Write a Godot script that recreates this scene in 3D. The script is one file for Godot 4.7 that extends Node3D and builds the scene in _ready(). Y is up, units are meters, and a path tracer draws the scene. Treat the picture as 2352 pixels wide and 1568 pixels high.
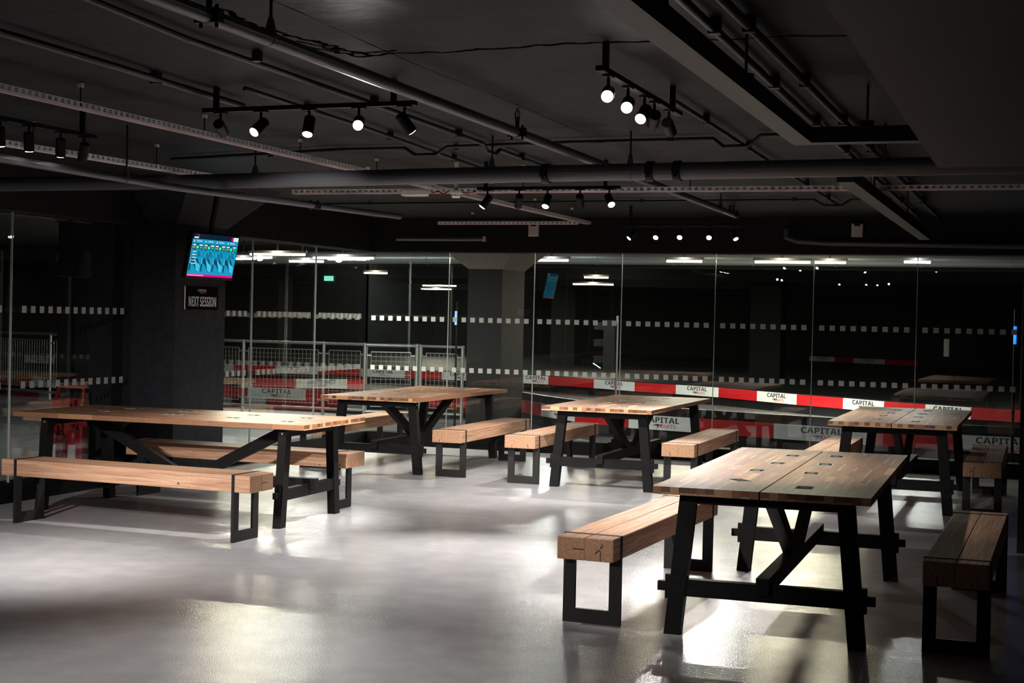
extends Node3D
# Basement canteen of an indoor kart track. x = across the room, -z = towards the glass end wall, y up, metres.

var M := {}
var taken := {}
var rng := RandomNumberGenerator.new()
const CEIL := 2.70

# ---------------------------------------------------------------- helpers
func numbered(called: String) -> String:
	var n: int = taken.get(called, 0)
	taken[called] = n + 1
	return called if n == 0 else "%s_%03d" % [called, n]

func tag(o: Node, label := "", category := "", group := "", kind := "") -> Node:
	if label: o.set_meta("label", label)
	if category: o.set_meta("category", category)
	if group: o.set_meta("group", group)
	if kind: o.set_meta("kind", kind)
	return o

func base(called: String, at := Vector3.ZERO, turn := 0.0) -> Node3D:
	var o := Node3D.new()
	o.name = numbered(called)
	add_child(o)
	o.position = at
	o.rotation.y = turn
	return o

func part(called: String, mesh: Mesh, m: Material, parent: Node, at := Vector3.ZERO) -> MeshInstance3D:
	var o := MeshInstance3D.new()
	o.name = called
	o.mesh = mesh
	if m and mesh.get_surface_count() == 1:
		o.material_override = m
	o.position = at
	parent.add_child(o, true)
	return o

func solo(called: String, mesh: Mesh, m: Material, at := Vector3.ZERO) -> MeshInstance3D:
	var o := MeshInstance3D.new()
	o.name = numbered(called)
	o.mesh = mesh
	o.material_override = m
	o.position = at
	add_child(o)
	return o

func struct(called: String, mesh: Mesh, m: Material, at := Vector3.ZERO) -> MeshInstance3D:
	var o := solo(called, mesh, m, at)
	o.set_meta("kind", "structure")
	return o

func st_new() -> SurfaceTool:
	var st := SurfaceTool.new()
	st.begin(Mesh.PRIMITIVE_TRIANGLES)
	st.set_smooth_group(-1)
	return st

func done(st: SurfaceTool) -> ArrayMesh:
	st.generate_normals()
	return st.commit()

func v(st: SurfaceTool, p: Vector3, uv: Vector2) -> void:
	st.set_uv(uv)
	st.add_vertex(p)

# a, b, c, d run counter-clockwise seen from outside; Godot's front is clockwise
func quad(st: SurfaceTool, a: Vector3, b: Vector3, c: Vector3, d: Vector3, uv := []) -> void:
	var t: Array = uv if uv.size() == 4 else [Vector2(0, 0), Vector2(1, 0), Vector2(1, 1), Vector2(0, 1)]
	v(st, a, t[0]); v(st, c, t[2]); v(st, b, t[1])
	v(st, a, t[0]); v(st, d, t[3]); v(st, c, t[2])

func tri(st: SurfaceTool, a: Vector3, b: Vector3, c: Vector3) -> void:
	v(st, a, Vector2.ZERO); v(st, c, Vector2.ONE); v(st, b, Vector2(1, 0))

# box between two corners; uv in metres
func bx(st: SurfaceTool, lo: Vector3, hi: Vector3) -> void:
	var p := [Vector3(lo.x, lo.y, lo.z), Vector3(hi.x, lo.y, lo.z), Vector3(hi.x, hi.y, lo.z), Vector3(lo.x, hi.y, lo.z),
		Vector3(lo.x, lo.y, hi.z), Vector3(hi.x, lo.y, hi.z), Vector3(hi.x, hi.y, hi.z), Vector3(lo.x, hi.y, hi.z)]
	hexa(st, p)

# eight corners: 0-3 at low z (ccw seen from +z as -x-y, +x-y, +x+y, -x+y), 4-7 at high z
func hexa(st: SurfaceTool, p: Array) -> void:
	var f := [[4, 5, 6, 7], [1, 0, 3, 2], [5, 1, 2, 6], [0, 4, 7, 3], [7, 6, 2, 3], [0, 1, 5, 4]]
	for q in f:
		var a: Vector3 = p[q[0]]
		var b: Vector3 = p[q[1]]
		var c: Vector3 = p[q[2]]
		var d: Vector3 = p[q[3]]
		var w := a.distance_to(b)
		var h := a.distance_to(d)
		quad(st, a, b, c, d, [Vector2(0, 0), Vector2(w, 0), Vector2(w, h), Vector2(0, h)])

# strut from a to b whose ends are cut level: wx across x, wz across z
func strut(st: SurfaceTool, a: Vector3, b: Vector3, wx: float, wz: float) -> void:
	var lo := a if a.y < b.y else b
	var hi := b if a.y < b.y else a
	var x := wx / 2
	var z := wz / 2
	hexa(st, [lo + Vector3(-x, 0, -z), lo + Vector3(x, 0, -z), hi + Vector3(x, 0, -z), hi + Vector3(-x, 0, -z),
		lo + Vector3(-x, 0, z), lo + Vector3(x, 0, z), hi + Vector3(x, 0, z), hi + Vector3(-x, 0, z)])

# bar with square ends from a to b, w across, h high
func bar(st: SurfaceTool, a: Vector3, b: Vector3, w: float, h: float) -> void:
	var d := (b - a).normalized()
	var s := d.cross(Vector3.UP).normalized() if absf(d.y) < 0.99 else Vector3.RIGHT
	var u := s.cross(d).normalized()
	s *= w / 2
	u *= h / 2
	hexa(st, [b - s - u, b + s - u, b + s + u, b - s + u, a - s - u, a + s - u, a + s + u, a - s + u])

# chamfered box centred at c
func cbox(st: SurfaceTool, c: Vector3, s: Vector3, r: float) -> void:
	var h := s / 2
	var i := h - Vector3(r, r, r)
	var ax := [Vector3(1, 0, 0), Vector3(0, 1, 0), Vector3(0, 0, 1)]
	for k in 3:
		for sg in [-1.0, 1.0]:
			var n: Vector3 = ax[k] * sg
			var e: Vector3 = ax[(k + 1) % 3]
			var f: Vector3 = ax[(k + 2) % 3] * sg
			var ce: Vector3 = c + n * h[k]
			var ei: Vector3 = e * i[(k + 1) % 3]
			var fi: Vector3 = f * i[(k + 2) % 3]
			var q := [ce - ei - fi, ce + ei - fi, ce + ei + fi, ce - ei + fi]
			var uv := []
			for p in q:
				var d: Vector3 = p - c
				uv.append(Vector2(d.z, d.x) if k == 1 else Vector2(d.z, d.y) if k == 0 else Vector2(d.x, d.y))
			quad(st, q[0], q[1], q[2], q[3], uv)
	for k in 3:
		var a: Vector3 = ax[k]
		var e: Vector3 = ax[(k + 1) % 3]
		var f: Vector3 = ax[(k + 2) % 3]
		for s1 in [-1.0, 1.0]:
			for s2 in [-1.0, 1.0]:
				var p1: Vector3 = c + e * h[(k + 1) % 3] * s1 + f * i[(k + 2) % 3] * s2
				var p2: Vector3 = c + e * i[(k + 1) % 3] * s1 + f * h[(k + 2) % 3] * s2
				var al: Vector3 = a * i[k]
				quad2(st, p1 - al, p2 - al, p2 + al, p1 + al, c)
	for sx in [-1.0, 1.0]:
		for sy in [-1.0, 1.0]:
			for sz in [-1.0, 1.0]:
				var a := c + Vector3(h.x * sx, i.y * sy, i.z * sz)
				var b := c + Vector3(i.x * sx, h.y * sy, i.z * sz)
				var d := c + Vector3(i.x * sx, i.y * sy, h.z * sz)
				if sx * sy * sz > 0: tri(st, a, b, d)
				else: tri(st, a, d, b)

# quad turned so that it faces away from c
func quad2(st: SurfaceTool, a: Vector3, b: Vector3, cc: Vector3, d: Vector3, c: Vector3) -> void:
	var w := maxf(a.distance_to(d), a.distance_to(b))
	var uv := [Vector2(0, .05), Vector2(0, .055), Vector2(w, .055), Vector2(w, .05)]
	if (b - a).cross(cc - a).dot((a + cc) / 2 - c) > 0:
		quad(st, a, b, cc, d, uv)
	else:
		quad(st, d, cc, b, a, uv)

# round bar from a to b
func tube(st: SurfaceTool, a: Vector3, b: Vector3, r: float, n := 12, r2 := -1.0) -> void:
	var rr := r if r2 < 0 else r2
	var d := (b - a).normalized()
	var s := d.cross(Vector3.UP if absf(d.y) < 0.95 else Vector3.RIGHT).normalized()
	var u := s.cross(d).normalized()
	st.set_smooth_group(1)
	for k in n:
		var p := s * cos(TAU * k / n) + u * sin(TAU * k / n)
		var q := s * cos(TAU * (k + 1) / n) + u * sin(TAU * (k + 1) / n)
		quad(st, a + q * r, a + p * r, b + p * rr, b + q * rr)
	st.set_smooth_group(-1)
	for k in n:
		var p := s * cos(TAU * k / n) + u * sin(TAU * k / n)
		var q := s * cos(TAU * (k + 1) / n) + u * sin(TAU * (k + 1) / n)
		tri(st, a, a + p * r, a + q * r)
		tri(st, b, b + q * rr, b + p * rr)

func path_tube(st: SurfaceTool, pts: Array, r: float, n := 10) -> void:
	for k in pts.size() - 1:
		tube(st, pts[k], pts[k + 1], r, n)
	for k in range(1, pts.size() - 1):
		ball(st, pts[k], r * 1.002, n)

func ball(st: SurfaceTool, c: Vector3, r: float, n := 10) -> void:
	st.set_smooth_group(1)
	var m := n / 2
	for i in m:
		var a0 := PI * i / m - PI / 2
		var a1 := PI * (i + 1) / m - PI / 2
		for k in n:
			var b0 := TAU * k / n
			var b1 := TAU * (k + 1) / n
			var f := func(a: float, b: float) -> Vector3: return c + Vector3(cos(a) * cos(b), sin(a), cos(a) * sin(b)) * r
			quad2(st, f.call(a0, b0), f.call(a0, b1), f.call(a1, b1), f.call(a1, b0), c)
	st.set_smooth_group(-1)

# lathe along +y from a list of (radius, y)
func lathe(prof: Array, n := 20) -> ArrayMesh:
	var st := st_new()
	for i in prof.size() - 1:
		st.set_smooth_group(-1)
		var p: Vector2 = prof[i]
		var q: Vector2 = prof[i + 1]
		st.set_smooth_group(i + 2)
		for k in n:
			var a := TAU * k / n
			var b := TAU * (k + 1) / n
			var p0 := Vector3(cos(a) * p.x, p.y, sin(a) * p.x)
			var p1 := Vector3(cos(b) * p.x, p.y, sin(b) * p.x)
			var q0 := Vector3(cos(a) * q.x, q.y, sin(a) * q.x)
			var q1 := Vector3(cos(b) * q.x, q.y, sin(b) * q.x)
			if q.x > 1e-5: 
				v(st, p0, Vector2(0, 0)); v(st, q1, Vector2(1, 1)); v(st, q0, Vector2(0, 1)) 
			if p.x > 1e-5:
				v(st, p0, Vector2(0, 0)); v(st, p1, Vector2(1, 0)); v(st, q1, Vector2(1, 1))
	return done(st)

func box_mesh(s: Vector3, at := Vector3.ZERO) -> ArrayMesh:
	var st := st_new()
	bx(st, at - s / 2, at + s / 2)
	return done(st)

func corner_box(lo: Vector3, hi: Vector3) -> ArrayMesh:
	var st := st_new()
	bx(st, lo, hi)
	return done(st)

# flat polygon (xy, ccw seen from +z) with thickness towards -z
func poly_mesh(pts: PackedVector2Array, thick: float) -> ArrayMesh:
	var st := st_new()
	var ix := Geometry2D.triangulate_polygon(pts)
	for k in range(0, ix.size(), 3):
		var t := [pts[ix[k]], pts[ix[k + 1]], pts[ix[k + 2]]]
		if (t[1] - t[0]).cross(t[2] - t[0]) < 0: t = [t[0], t[2], t[1]]
		tri(st, Vector3(t[0].x, t[0].y, 0), Vector3(t[1].x, t[1].y, 0), Vector3(t[2].x, t[2].y, 0))
		tri(st, Vector3(t[0].x, t[0].y, -thick), Vector3(t[2].x, t[2].y, -thick), Vector3(t[1].x, t[1].y, -thick))
	for k in pts.size():
		var a := pts[k]
		var b := pts[(k + 1) % pts.size()]
		quad(st, Vector3(a.x, a.y, -thick), Vector3(b.x, b.y, -thick), Vector3(b.x, b.y, 0), Vector3(a.x, a.y, 0))
	return done(st)

func text_mesh(words: String, height: float, bold := true, depth := 0.002) -> TextMesh:
	var f := SystemFont.new()
	f.font_names = PackedStringArray(["Droid Sans"])
	f.font_weight = 700 if bold else 400
	var t := TextMesh.new()
	t.font = f
	t.text = words
	t.font_size = 48
	t.pixel_size = height / 34.0
	t.depth = depth
	t.curve_step = 4.0
	return t

# ---------------------------------------------------------------- materials
func mat(c: Color, rough := 0.6, metal := 0.0, spec := 0.5) -> StandardMaterial3D:
	var m := StandardMaterial3D.new()
	m.albedo_color = c
	m.roughness = rough
	m.metallic = metal
	m.metallic_specular = spec
	return m

func rgb(r: float, g: float, b: float) -> Color:
	return Color(r / 255.0, g / 255.0, b / 255.0)

func glow(c: Color, e: float) -> StandardMaterial3D:
	var m := mat(Color(0.8, 0.8, 0.8), 0.4)
	m.emission_enabled = true
	m.emission = c
	m.emission_energy_multiplier = e
	return m

func tex_from(bytes: PackedByteArray, w: int, h: int) -> ImageTexture:
	return ImageTexture.create_from_image(Image.create_from_data(w, h, false, Image.FORMAT_RGB8, bytes))

func noise(freq: float, sd: int, oct := 3) -> FastNoiseLite:
	var n := FastNoiseLite.new()
	n.noise_type = FastNoiseLite.TYPE_SIMPLEX_SMOOTH
	n.frequency = freq
	n.seed = sd
	n.fractal_octaves = oct
	return n

# wood grain running along u; streak = share of dark pores, sap = share of pale sapwood towards one edge
func wood_tex(w: int, h: int, sd: int, dark: Color, light: Color, pore: Color, streak: float, knots := 0, sap := 0.0, pale := Color.WHITE) -> ImageTexture:
	var n1 := noise(1.0, sd, 3)
	var n2 := noise(1.0, sd + 7, 2)
	var n3 := noise(1.0, sd + 13, 2)
	var r := RandomNumberGenerator.new()
	r.seed = sd
	var ks := []
	for k in knots:
		ks.append(Vector3(r.randf(), r.randf(), r.randf_range(.005, .012)))
	var out := PackedByteArray()
	out.resize(w * h * 3)
	for y in h:
		var fy := float(y) / h
		for x in w:
			var fx := float(x) / w
			var yy := fy
			var kd := 0.0
			for k in ks:
				var dx: float = (fx - k.x) * 3.0
				var dy: float = (fy - k.y) * 0.55
				var d := sqrt(dx * dx * 0.6 + dy * dy)
				yy += k.z * 3.0 * signf(dy) * exp(-d * 14.0) * (1.0 - exp(-absf(dy) * 60.0))
				kd = maxf(kd, smoothstep(k.z * 1.3, k.z * 0.55, d))
			var a := 0.5 + 0.62 * n1.get_noise_2d(fx * 2.6, yy * 17.0)
			var b := n2.get_noise_2d(fx * 5.0, yy * 80.0)
			var c := dark.lerp(light, clampf(a + b * 0.28, 0.0, 1.0))
			if sap > 0.0:
				var edge := sap + 0.18 * n3.get_noise_2d(fx * 3.0, 0.5)
				c = c.lerp(pale, smoothstep(edge + .04, edge - .04, fy) * (0.86 + 0.14 * b))
			var pz := n3.get_noise_2d(fx * 4.5 + 40.0, yy * 120.0)
			c = c.lerp(pore, smoothstep(0.50 - streak, 0.72 - streak, pz) * 0.5)
			c = c.lerp(pore * 0.8, kd * 0.8)
			var i := (y * w + x) * 3
			out[i] = int(clampf(c.r, 0, 1) * 255)
			out[i + 1] = int(clampf(c.g, 0, 1) * 255)
			out[i + 2] = int(clampf(c.b, 0, 1) * 255)
	return tex_from(out, w, h)

# end grain of a squared log: rings round a pith, a few shakes and knots
func rings_tex(w: int, h: int, sd: int, pith: Vector2, cracks: Array, petals := false) -> ImageTexture:
	var n1 := noise(0.9, sd, 2)
	var n2 := noise(1.0, sd + 3, 2)
	var out := PackedByteArray()
	out.resize(w * h * 3)
	var dark := rgb(134, 92, 66)
	var light := rgb(190, 148, 116)
	for y in h:
		for x in w:
			var p := Vector2(float(x) / w, float(y) / h) - pith
			p.y *= float(h) / w
			var d := p.length() + 0.03 * n1.get_noise_2d(p.x * 4.0, p.y * 4.0)
			var ring := pow(0.5 + 0.5 * sin(d * 88.0 + 2.0 * n1.get_noise_2d(p.x * 2.0 + 9.0, p.y * 2.0)), 2.0)
			var c := light.lerp(dark, clampf(0.2 + 0.42 * ring + 0.35 * n2.get_noise_2d(p.x * 7.0, p.y * 7.0), 0.0, 1.0))
			if petals and d < 0.26:
				var an := fposmod(p.angle() + 0.3, TAU / 5.0) - TAU / 10.0
				c = c.lerp(rgb(196, 168, 142), smoothstep(.05, .03, absf(an * d) * 1.6) * smoothstep(.05, .08, d) * smoothstep(.25, .2, d) * 0.8)
			for k in cracks:
				var dir := Vector2.from_angle(k[0])
				var along := p.dot(dir)
				var off := absf(p.cross(dir) + 0.012 * n1.get_noise_2d(along * 20.0, k[0] * 5.0))
				var wide: float = k[3] * smoothstep(k[1] - .02, k[1] + .06, along) * smoothstep(k[2] + .02, k[2] - .1, along)
				if wide > 0.0: c = c.lerp(rgb(40, 24, 16), smoothstep(wide * 1.6, wide * 0.7, off))
			var i := (y * w + x) * 3
			out[i] = int(clampf(c.r, 0, 1) * 255)
			out[i + 1] = int(clampf(c.g, 0, 1) * 255)
			out[i + 2] = int(clampf(c.b, 0, 1) * 255)
	return tex_from(out, w, h)

# seamless blotches between two tones
func blotch(size: int, sd: int, freq: float, a: Color, b: Color, oct := 4) -> ImageTexture:
	var n := noise(freq, sd, oct)
	var im := n.get_seamless_image(size, size)
	var src := im.get_data()
	var out := PackedByteArray()
	out.resize(size * size * 3)
	for k in size * size:
		var c := a.lerp(b, src[k] / 255.0)
		out[k * 3] = int(c.r * 255)
		out[k * 3 + 1] = int(c.g * 255)
		out[k * 3 + 2] = int(c.b * 255)
	return tex_from(out, size, size)

func bumps(size: int, sd: int, freq: float, strength: float, oct := 3) -> ImageTexture:
	var im := noise(freq, sd, oct).get_seamless_image(size, size)
	im.convert(Image.FORMAT_RGBA8)
	im.bump_map_to_normal_map(strength)
	return ImageTexture.create_from_image(im)

func make_materials() -> void:
	# floor: light grey glossy resin
	var f := mat(Color.WHITE, 1.0)
	f.albedo_texture = blotch(1024, 3, 0.006, rgb(184, 183, 187), rgb(202, 201, 204), 5)
	f.roughness_texture = blotch(1024, 9, 0.01, Color(.155, .155, .155), Color(.21, .21, .21), 5)
	f.normal_enabled = true
	f.normal_texture = bumps(1024, 5, 0.26, 1.5, 2)
	f.normal_scale = 0.34
	f.uv1_scale = Vector3(0.5, 0.5, 1)
	M.floor = f
	# soffit: black satin paint on rough concrete
	var c := mat(Color.WHITE, 0.6, 0.0, 0.22)
	c.albedo_texture = blotch(1024, 21, 0.008, rgb(36, 36, 37), rgb(54, 53, 54), 5)
	c.normal_enabled = true
	c.normal_texture = bumps(1024, 22, 0.02, 2.0, 5)
	c.normal_scale = 0.5
	c.uv1_scale = Vector3(0.3, 0.3, 1)
	M.ceiling = c
	M.wall = mat(rgb(22, 22, 24), 0.7, 0.0, 0.3)
	M.column = mat(Color.WHITE, 0.7, 0.0, 0.25)
	M.column.albedo_texture = blotch(512, 31, 0.02, rgb(34, 36, 40), rgb(46, 48, 53), 4)
	M.column.uv1_triplanar = true
	M.column.uv1_scale = Vector3(.8, .8, .8)
	M.header = mat(rgb(27, 27, 28), 0.7, 0.0, 0.3)
	M.duct_box = mat(rgb(58, 55, 56), 0.6, 0.0, 0.3)
	M.kerb = mat(rgb(12, 12, 13), 0.6, 0.0, 0.25)
	M.black_wood = mat(Color.WHITE, 0.6, 0.0, 0.25)
	M.black_wood.albedo_texture = wood_tex(256, 64, 61, rgb(17, 17, 17), rgb(25, 24, 25), rgb(11, 11, 11), 0.2)
	M.black_steel = mat(rgb(32, 31, 31), 0.5, 0.0, 0.35)
	M.black_plastic = mat(rgb(15, 15, 16), 0.45, 0.0, 0.3)
	M.bolt = mat(rgb(190, 190, 190), 0.3, 0.8)
	M.paint_pipe = mat(rgb(76, 75, 80), 0.42)
	M.paint_conduit = mat(rgb(38, 37, 39), 0.45, 0.0, 0.35)
	M.galv = mat(rgb(172, 178, 176), 0.38, 0.65)
	M.tray = mat(rgb(232, 230, 230), 0.4)
	M.red_cable = mat(rgb(176, 22, 28), 0.5)
	M.white_plastic = mat(rgb(240, 238, 234), 0.45)
	M.white_box = mat(rgb(196, 188, 186), 0.6)
	# glass
	var g := mat(Color(0.92, 0.97, 0.96, 0.003), 0.0)
	g.transparency = BaseMaterial3D.TRANSPARENCY_ALPHA
	M.glass = g
	M.joint = mat(rgb(176, 190, 188), 0.25)
	M.dot = mat(rgb(186, 188, 185), 0.7)
	# barrier
	M.red = mat(rgb(176, 18, 26), 0.35)
	M.white = mat(rgb(206, 214, 216), 0.35)
	M.logo_dark = mat(rgb(30, 32, 36), 0.5)
	M.logo_red = mat(rgb(190, 24, 34), 0.5)
	M.sign_black = mat(rgb(6, 6, 7), 0.8, 0.0, 0.15)
	M.sign_white = mat(rgb(206, 204, 204), 0.6)
	M.asphalt = mat(Color.WHITE, 0.55)
	M.asphalt.albedo_texture = blotch(512, 41, 0.02, rgb(52, 56, 60), rgb(72, 76, 80), 5)
	M.asphalt.uv1_scale = Vector3(.3, .3, 1)
	M.outer_wall = mat(rgb(62, 63, 64), 0.8, 0.0, 0.2)
	M.outer_ceiling = mat(rgb(92, 90, 88), 0.8)
	M.outer_beam = mat(rgb(40, 41, 43), 0.8)
	M.bare_concrete = mat(Color.WHITE, 0.85)
	M.bare_concrete.albedo_texture = blotch(512, 51, 0.03, rgb(112, 106, 98), rgb(140, 132, 122), 5)
	M.bare_concrete.uv1_triplanar = true
	M.card_green = mat(rgb(20, 40, 31), 0.75, 0.0, 0.2)
	M.card_white = mat(rgb(236, 238, 232), 0.7, 0.0, 0.3)
	M.red_gloss = mat(rgb(170, 16, 24), 0.28)
	M.label_white = mat(rgb(214, 214, 214), 0.5)
	M.crack = mat(rgb(3, 3, 3), 1.0, 0.0, 0.0)
	M.lens = glow(Color(1.0, 0.985, 0.96), 14.0)
	M.lens_off = mat(rgb(60, 60, 62), 0.2)
	# bench timber: all ten benches are cut from this same wood, in three stretches of grain
	M.beam = []
	for k in 3:
		var m := mat(Color.WHITE, 0.62)
		m.albedo_texture = wood_tex(1024, 256, 100 + k * 11, rgb(168, 122, 94), rgb(216, 174, 144), rgb(120, 82, 60), 0.17, 1 + k)
		m.uv1_scale = Vector3(1.0 / 2.1, 2.0, 1)
		m.uv1_offset = Vector3(0.5, 0.25 + 0.3 * k, 0)
		M.beam.append(m)
	M.beam_end = []
	var ends := [[Vector2(.42, .52), [[0.0, .12, .62, .016]], false], [Vector2(.55, .45), [[PI / 2, .05, .6, .014], [2.4, .02, .3, .02], [-1.2, .0, .2, .02]], false],
		[Vector2(.38, .42), [[1.35, .08, .6, .018]], true], [Vector2(.5, .62), [[1.6, .08, .30, .014]], false], [Vector2(.45, .5), [[1.25, .1, .45, .014]], false], [Vector2(.55, .55), [], false]]
	for k in 6:
		var m := mat(Color.WHITE, 0.7)
		m.albedo_texture = rings_tex(192, 160, 200 + k * 5, ends[k][0], ends[k][1], ends[k][2])
		M.beam_end.append(m)
	# acacia staves of the table tops
	M.stave = []
	var tones := [[rgb(134, 92, 68), rgb(168, 122, 92)], [rgb(148, 103, 75), rgb(180, 132, 99)], [rgb(130, 90, 68), rgb(160, 116, 89)], [rgb(154, 110, 82), rgb(188, 140, 106)]]
	for k in 4:
		for q in 2:
			var m := mat(Color.WHITE, 0.44)
			m.albedo_texture = wood_tex(256, 32, 300 + k * 9 + q * 41, tones[k][0], tones[k][1], rgb(74, 46, 32), 0.1, 0, 0.0 if q == 0 else 0.26, rgb(218, 178, 138))
			M.stave.append(m)
	var pale := mat(Color.WHITE, 0.5)
	pale.albedo_texture = wood_tex(256, 32, 391, rgb(198, 156, 118), rgb(228, 190, 150), rgb(140, 98, 70), 0.06)
	M.stave.append(pale)
	M.stave_end = []
	for k in 5:
		var m := mat(Color.WHITE, 0.55)
		var d := [rgb(112, 70, 44), rgb(134, 86, 56), rgb(96, 60, 40), rgb(150, 102, 68), rgb(190, 144, 102)]
		m.albedo_texture = wood_tex(32, 32, 400 + k, d[k], d[k] * 1.18, rgb(74, 46, 30), 0.1, 0, 0.0 if k > 2 else 0.25, rgb(212, 172, 130))
		M.stave_end.append(m)

# ---------------------------------------------------------------- furniture
var stave_meshes := {}

func stave_mesh(units: int, l: float, w: float, t: float) -> ArrayMesh:
	if stave_meshes.has(units): return stave_meshes[units]
	var g := 0.0003
	var lo := Vector3(-w / 2 + g, -t, -l / 2 + g)
	var hi := Vector3(w / 2 - g, 0, l / 2 - g)
	var st := st_new()
	# sides, grain along z
	var q := [[Vector3(lo.x, hi.y, lo.z), Vector3(lo.x, hi.y, hi.z), Vector3(hi.x, hi.y, hi.z), Vector3(hi.x, hi.y, lo.z)],
		[Vector3(hi.x, lo.y, lo.z), Vector3(hi.x, lo.y, hi.z), Vector3(lo.x, lo.y, hi.z), Vector3(lo.x, lo.y, lo.z)],
		[Vector3(hi.x, hi.y, lo.z), Vector3(hi.x, hi.y, hi.z), Vector3(hi.x, lo.y, hi.z), Vector3(hi.x, lo.y, lo.z)],
		[Vector3(lo.x, lo.y, lo.z), Vector3(lo.x, lo.y, hi.z), Vector3(lo.x, hi.y, hi.z), Vector3(lo.x, hi.y, lo.z)]]
	var u := l / 0.5
	for s in q: quad(st, s[0], s[1], s[2], s[3], [Vector2(0, 0), Vector2(u, 0), Vector2(u, 1), Vector2(0, 1)])
	var mesh := done(st)
	st = st_new()
	quad(st, Vector3(lo.x, lo.y, hi.z), Vector3(hi.x, lo.y, hi.z), Vector3(hi.x, hi.y, hi.z), Vector3(lo.x, hi.y, hi.z))
	quad(st, Vector3(hi.x, lo.y, lo.z), Vector3(lo.x, lo.y, lo.z), Vector3(lo.x, hi.y, lo.z), Vector3(hi.x, hi.y, lo.z))
	st.generate_normals()
	st.commit(mesh)
	stave_meshes[units] = mesh
	return mesh

var table_parts := {}

func make_table(at: Vector2, turn: float, label: String, sd: int) -> Node3D:
	var L := 2.4676
	var W := 1.0288
	var T := 0.037
	var t := base("trestle_table", Vector3(at.x, 0, at.y), turn)
	tag(t, label, "table", "butcher-block trestle tables")
	var r := RandomNumberGenerator.new()
	r.seed = sd
	var gap := 0.007
	var rows := 12
	var sw := (W / 2 - gap / 2) / rows
	var unit := L / 49.0
	for half in [-1, 1]:
		for k in rows:
			var x: float = half * (gap / 2 + sw * (k + 0.5))
			var left := 49
			var z := -L / 2
			var first := true
			while left > 0:
				var n := r.randi_range(5, 10)
				if first: n = r.randi_range(3, 10)
				first = false
				if left - n < 3: n = left
				if n > 11: n = n / 2
				var o := part("stave", stave_mesh(n, n * unit, sw, T), null, t, Vector3(x, 0.75, z + n * unit / 2))
				var pick := r.randf()
				var mi := r.randi_range(0, 3) * 2
				if pick > 0.84: mi += 1
				elif pick > 0.81: mi = 8
				o.set_surface_override_material(0, M.stave[mi])
				o.set_surface_override_material(1, M.stave_end[r.randi_range(0, 4)])
				if r.randf() < 0.5: o.rotation.y = PI
				z += n * unit
				left -= n
	if table_parts.is_empty():
		var fa := 1.0143
		for sz in [-1.0, 1.0]:
			for sx in [-1.0, 1.0]:
				var st := st_new()
				strut(st, Vector3(sx * .4473, 0, sz * fa), Vector3(sx * .378, .7128, sz * fa), .082, .064)
				table_parts["leg|%d%d" % [sx, sz]] = done(st)
				st = st_new()
				tube(st, Vector3(sx * .415, .675, sz * fa), Vector3(sx * .427, .675, sz * fa), .009, 10)
				table_parts["bolt|%d%d" % [sx, sz]] = done(st)
				st = st_new()
				bx(st, Vector3(minf(sx * .462, sx * .488), .175, sz * fa - .02), Vector3(maxf(sx * .462, sx * .488), .295, sz * fa + .02))
				table_parts["wedge|%d%d" % [sx, sz]] = done(st)
			var st := st_new()
			bx(st, Vector3(-.34, .652, sz * fa - .03), Vector3(.34, .7128, sz * fa + .03))
			table_parts["top_rail|%d" % sz] = done(st)
			st = st_new()
			bx(st, Vector3(-.40, .193, sz * fa - .026), Vector3(.40, .277, sz * fa + .026))
			bx(st, Vector3(-.528, .212, sz * fa - .014), Vector3(-.40, .258, sz * fa + .014))
			bx(st, Vector3(.40, .212, sz * fa - .014), Vector3(.528, .258, sz * fa + .014))
			table_parts["foot_rail|%d" % sz] = done(st)
			st = st_new()
			# brace cut level at the stretcher and at the top rail
			var z0: float = sz * .035
			var z1: float = sz * .93
			hexa(st, [Vector3(-.028, .305, z0 - sz * .03 * 0), Vector3(.028, .305, z0), Vector3(.028, .7128, z1 - sz * .1), Vector3(-.028, .7128, z1 - sz * .1),
				Vector3(-.028, .305, z0 + sz * .17), Vector3(.028, .305, z0 + sz * .17), Vector3(.028, .7128, z1 + sz * .09), Vector3(-.028, .7128, z1 + sz * .09)] if sz > 0 else
				[Vector3(-.028, .305, z0 + sz * .17), Vector3(.028, .305, z0 + sz * .17), Vector3(.028, .7128, z1 + sz * .09), Vector3(-.028, .7128, z1 + sz * .09),
				Vector3(-.028, .305, z0), Vector3(.028, .305, z0), Vector3(.028, .7128, z1 - sz * .1), Vector3(-.028, .7128, z1 - sz * .1)])
			table_parts["brace|%d" % sz] = done(st)
		var st := st_new()
		bx(st, Vector3(-.031, .232, -1.085), Vector3(.031, .316, 1.085))
		table_parts["stretcher|"] = done(st)
	for k in table_parts:
		var kind: String = k.split("|")[0]
		part(kind, table_parts[k], M.bolt if kind == "bolt" else M.black_wood, t)
	return t

var beam_mesh: ArrayMesh
var frame_mesh: ArrayMesh

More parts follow.
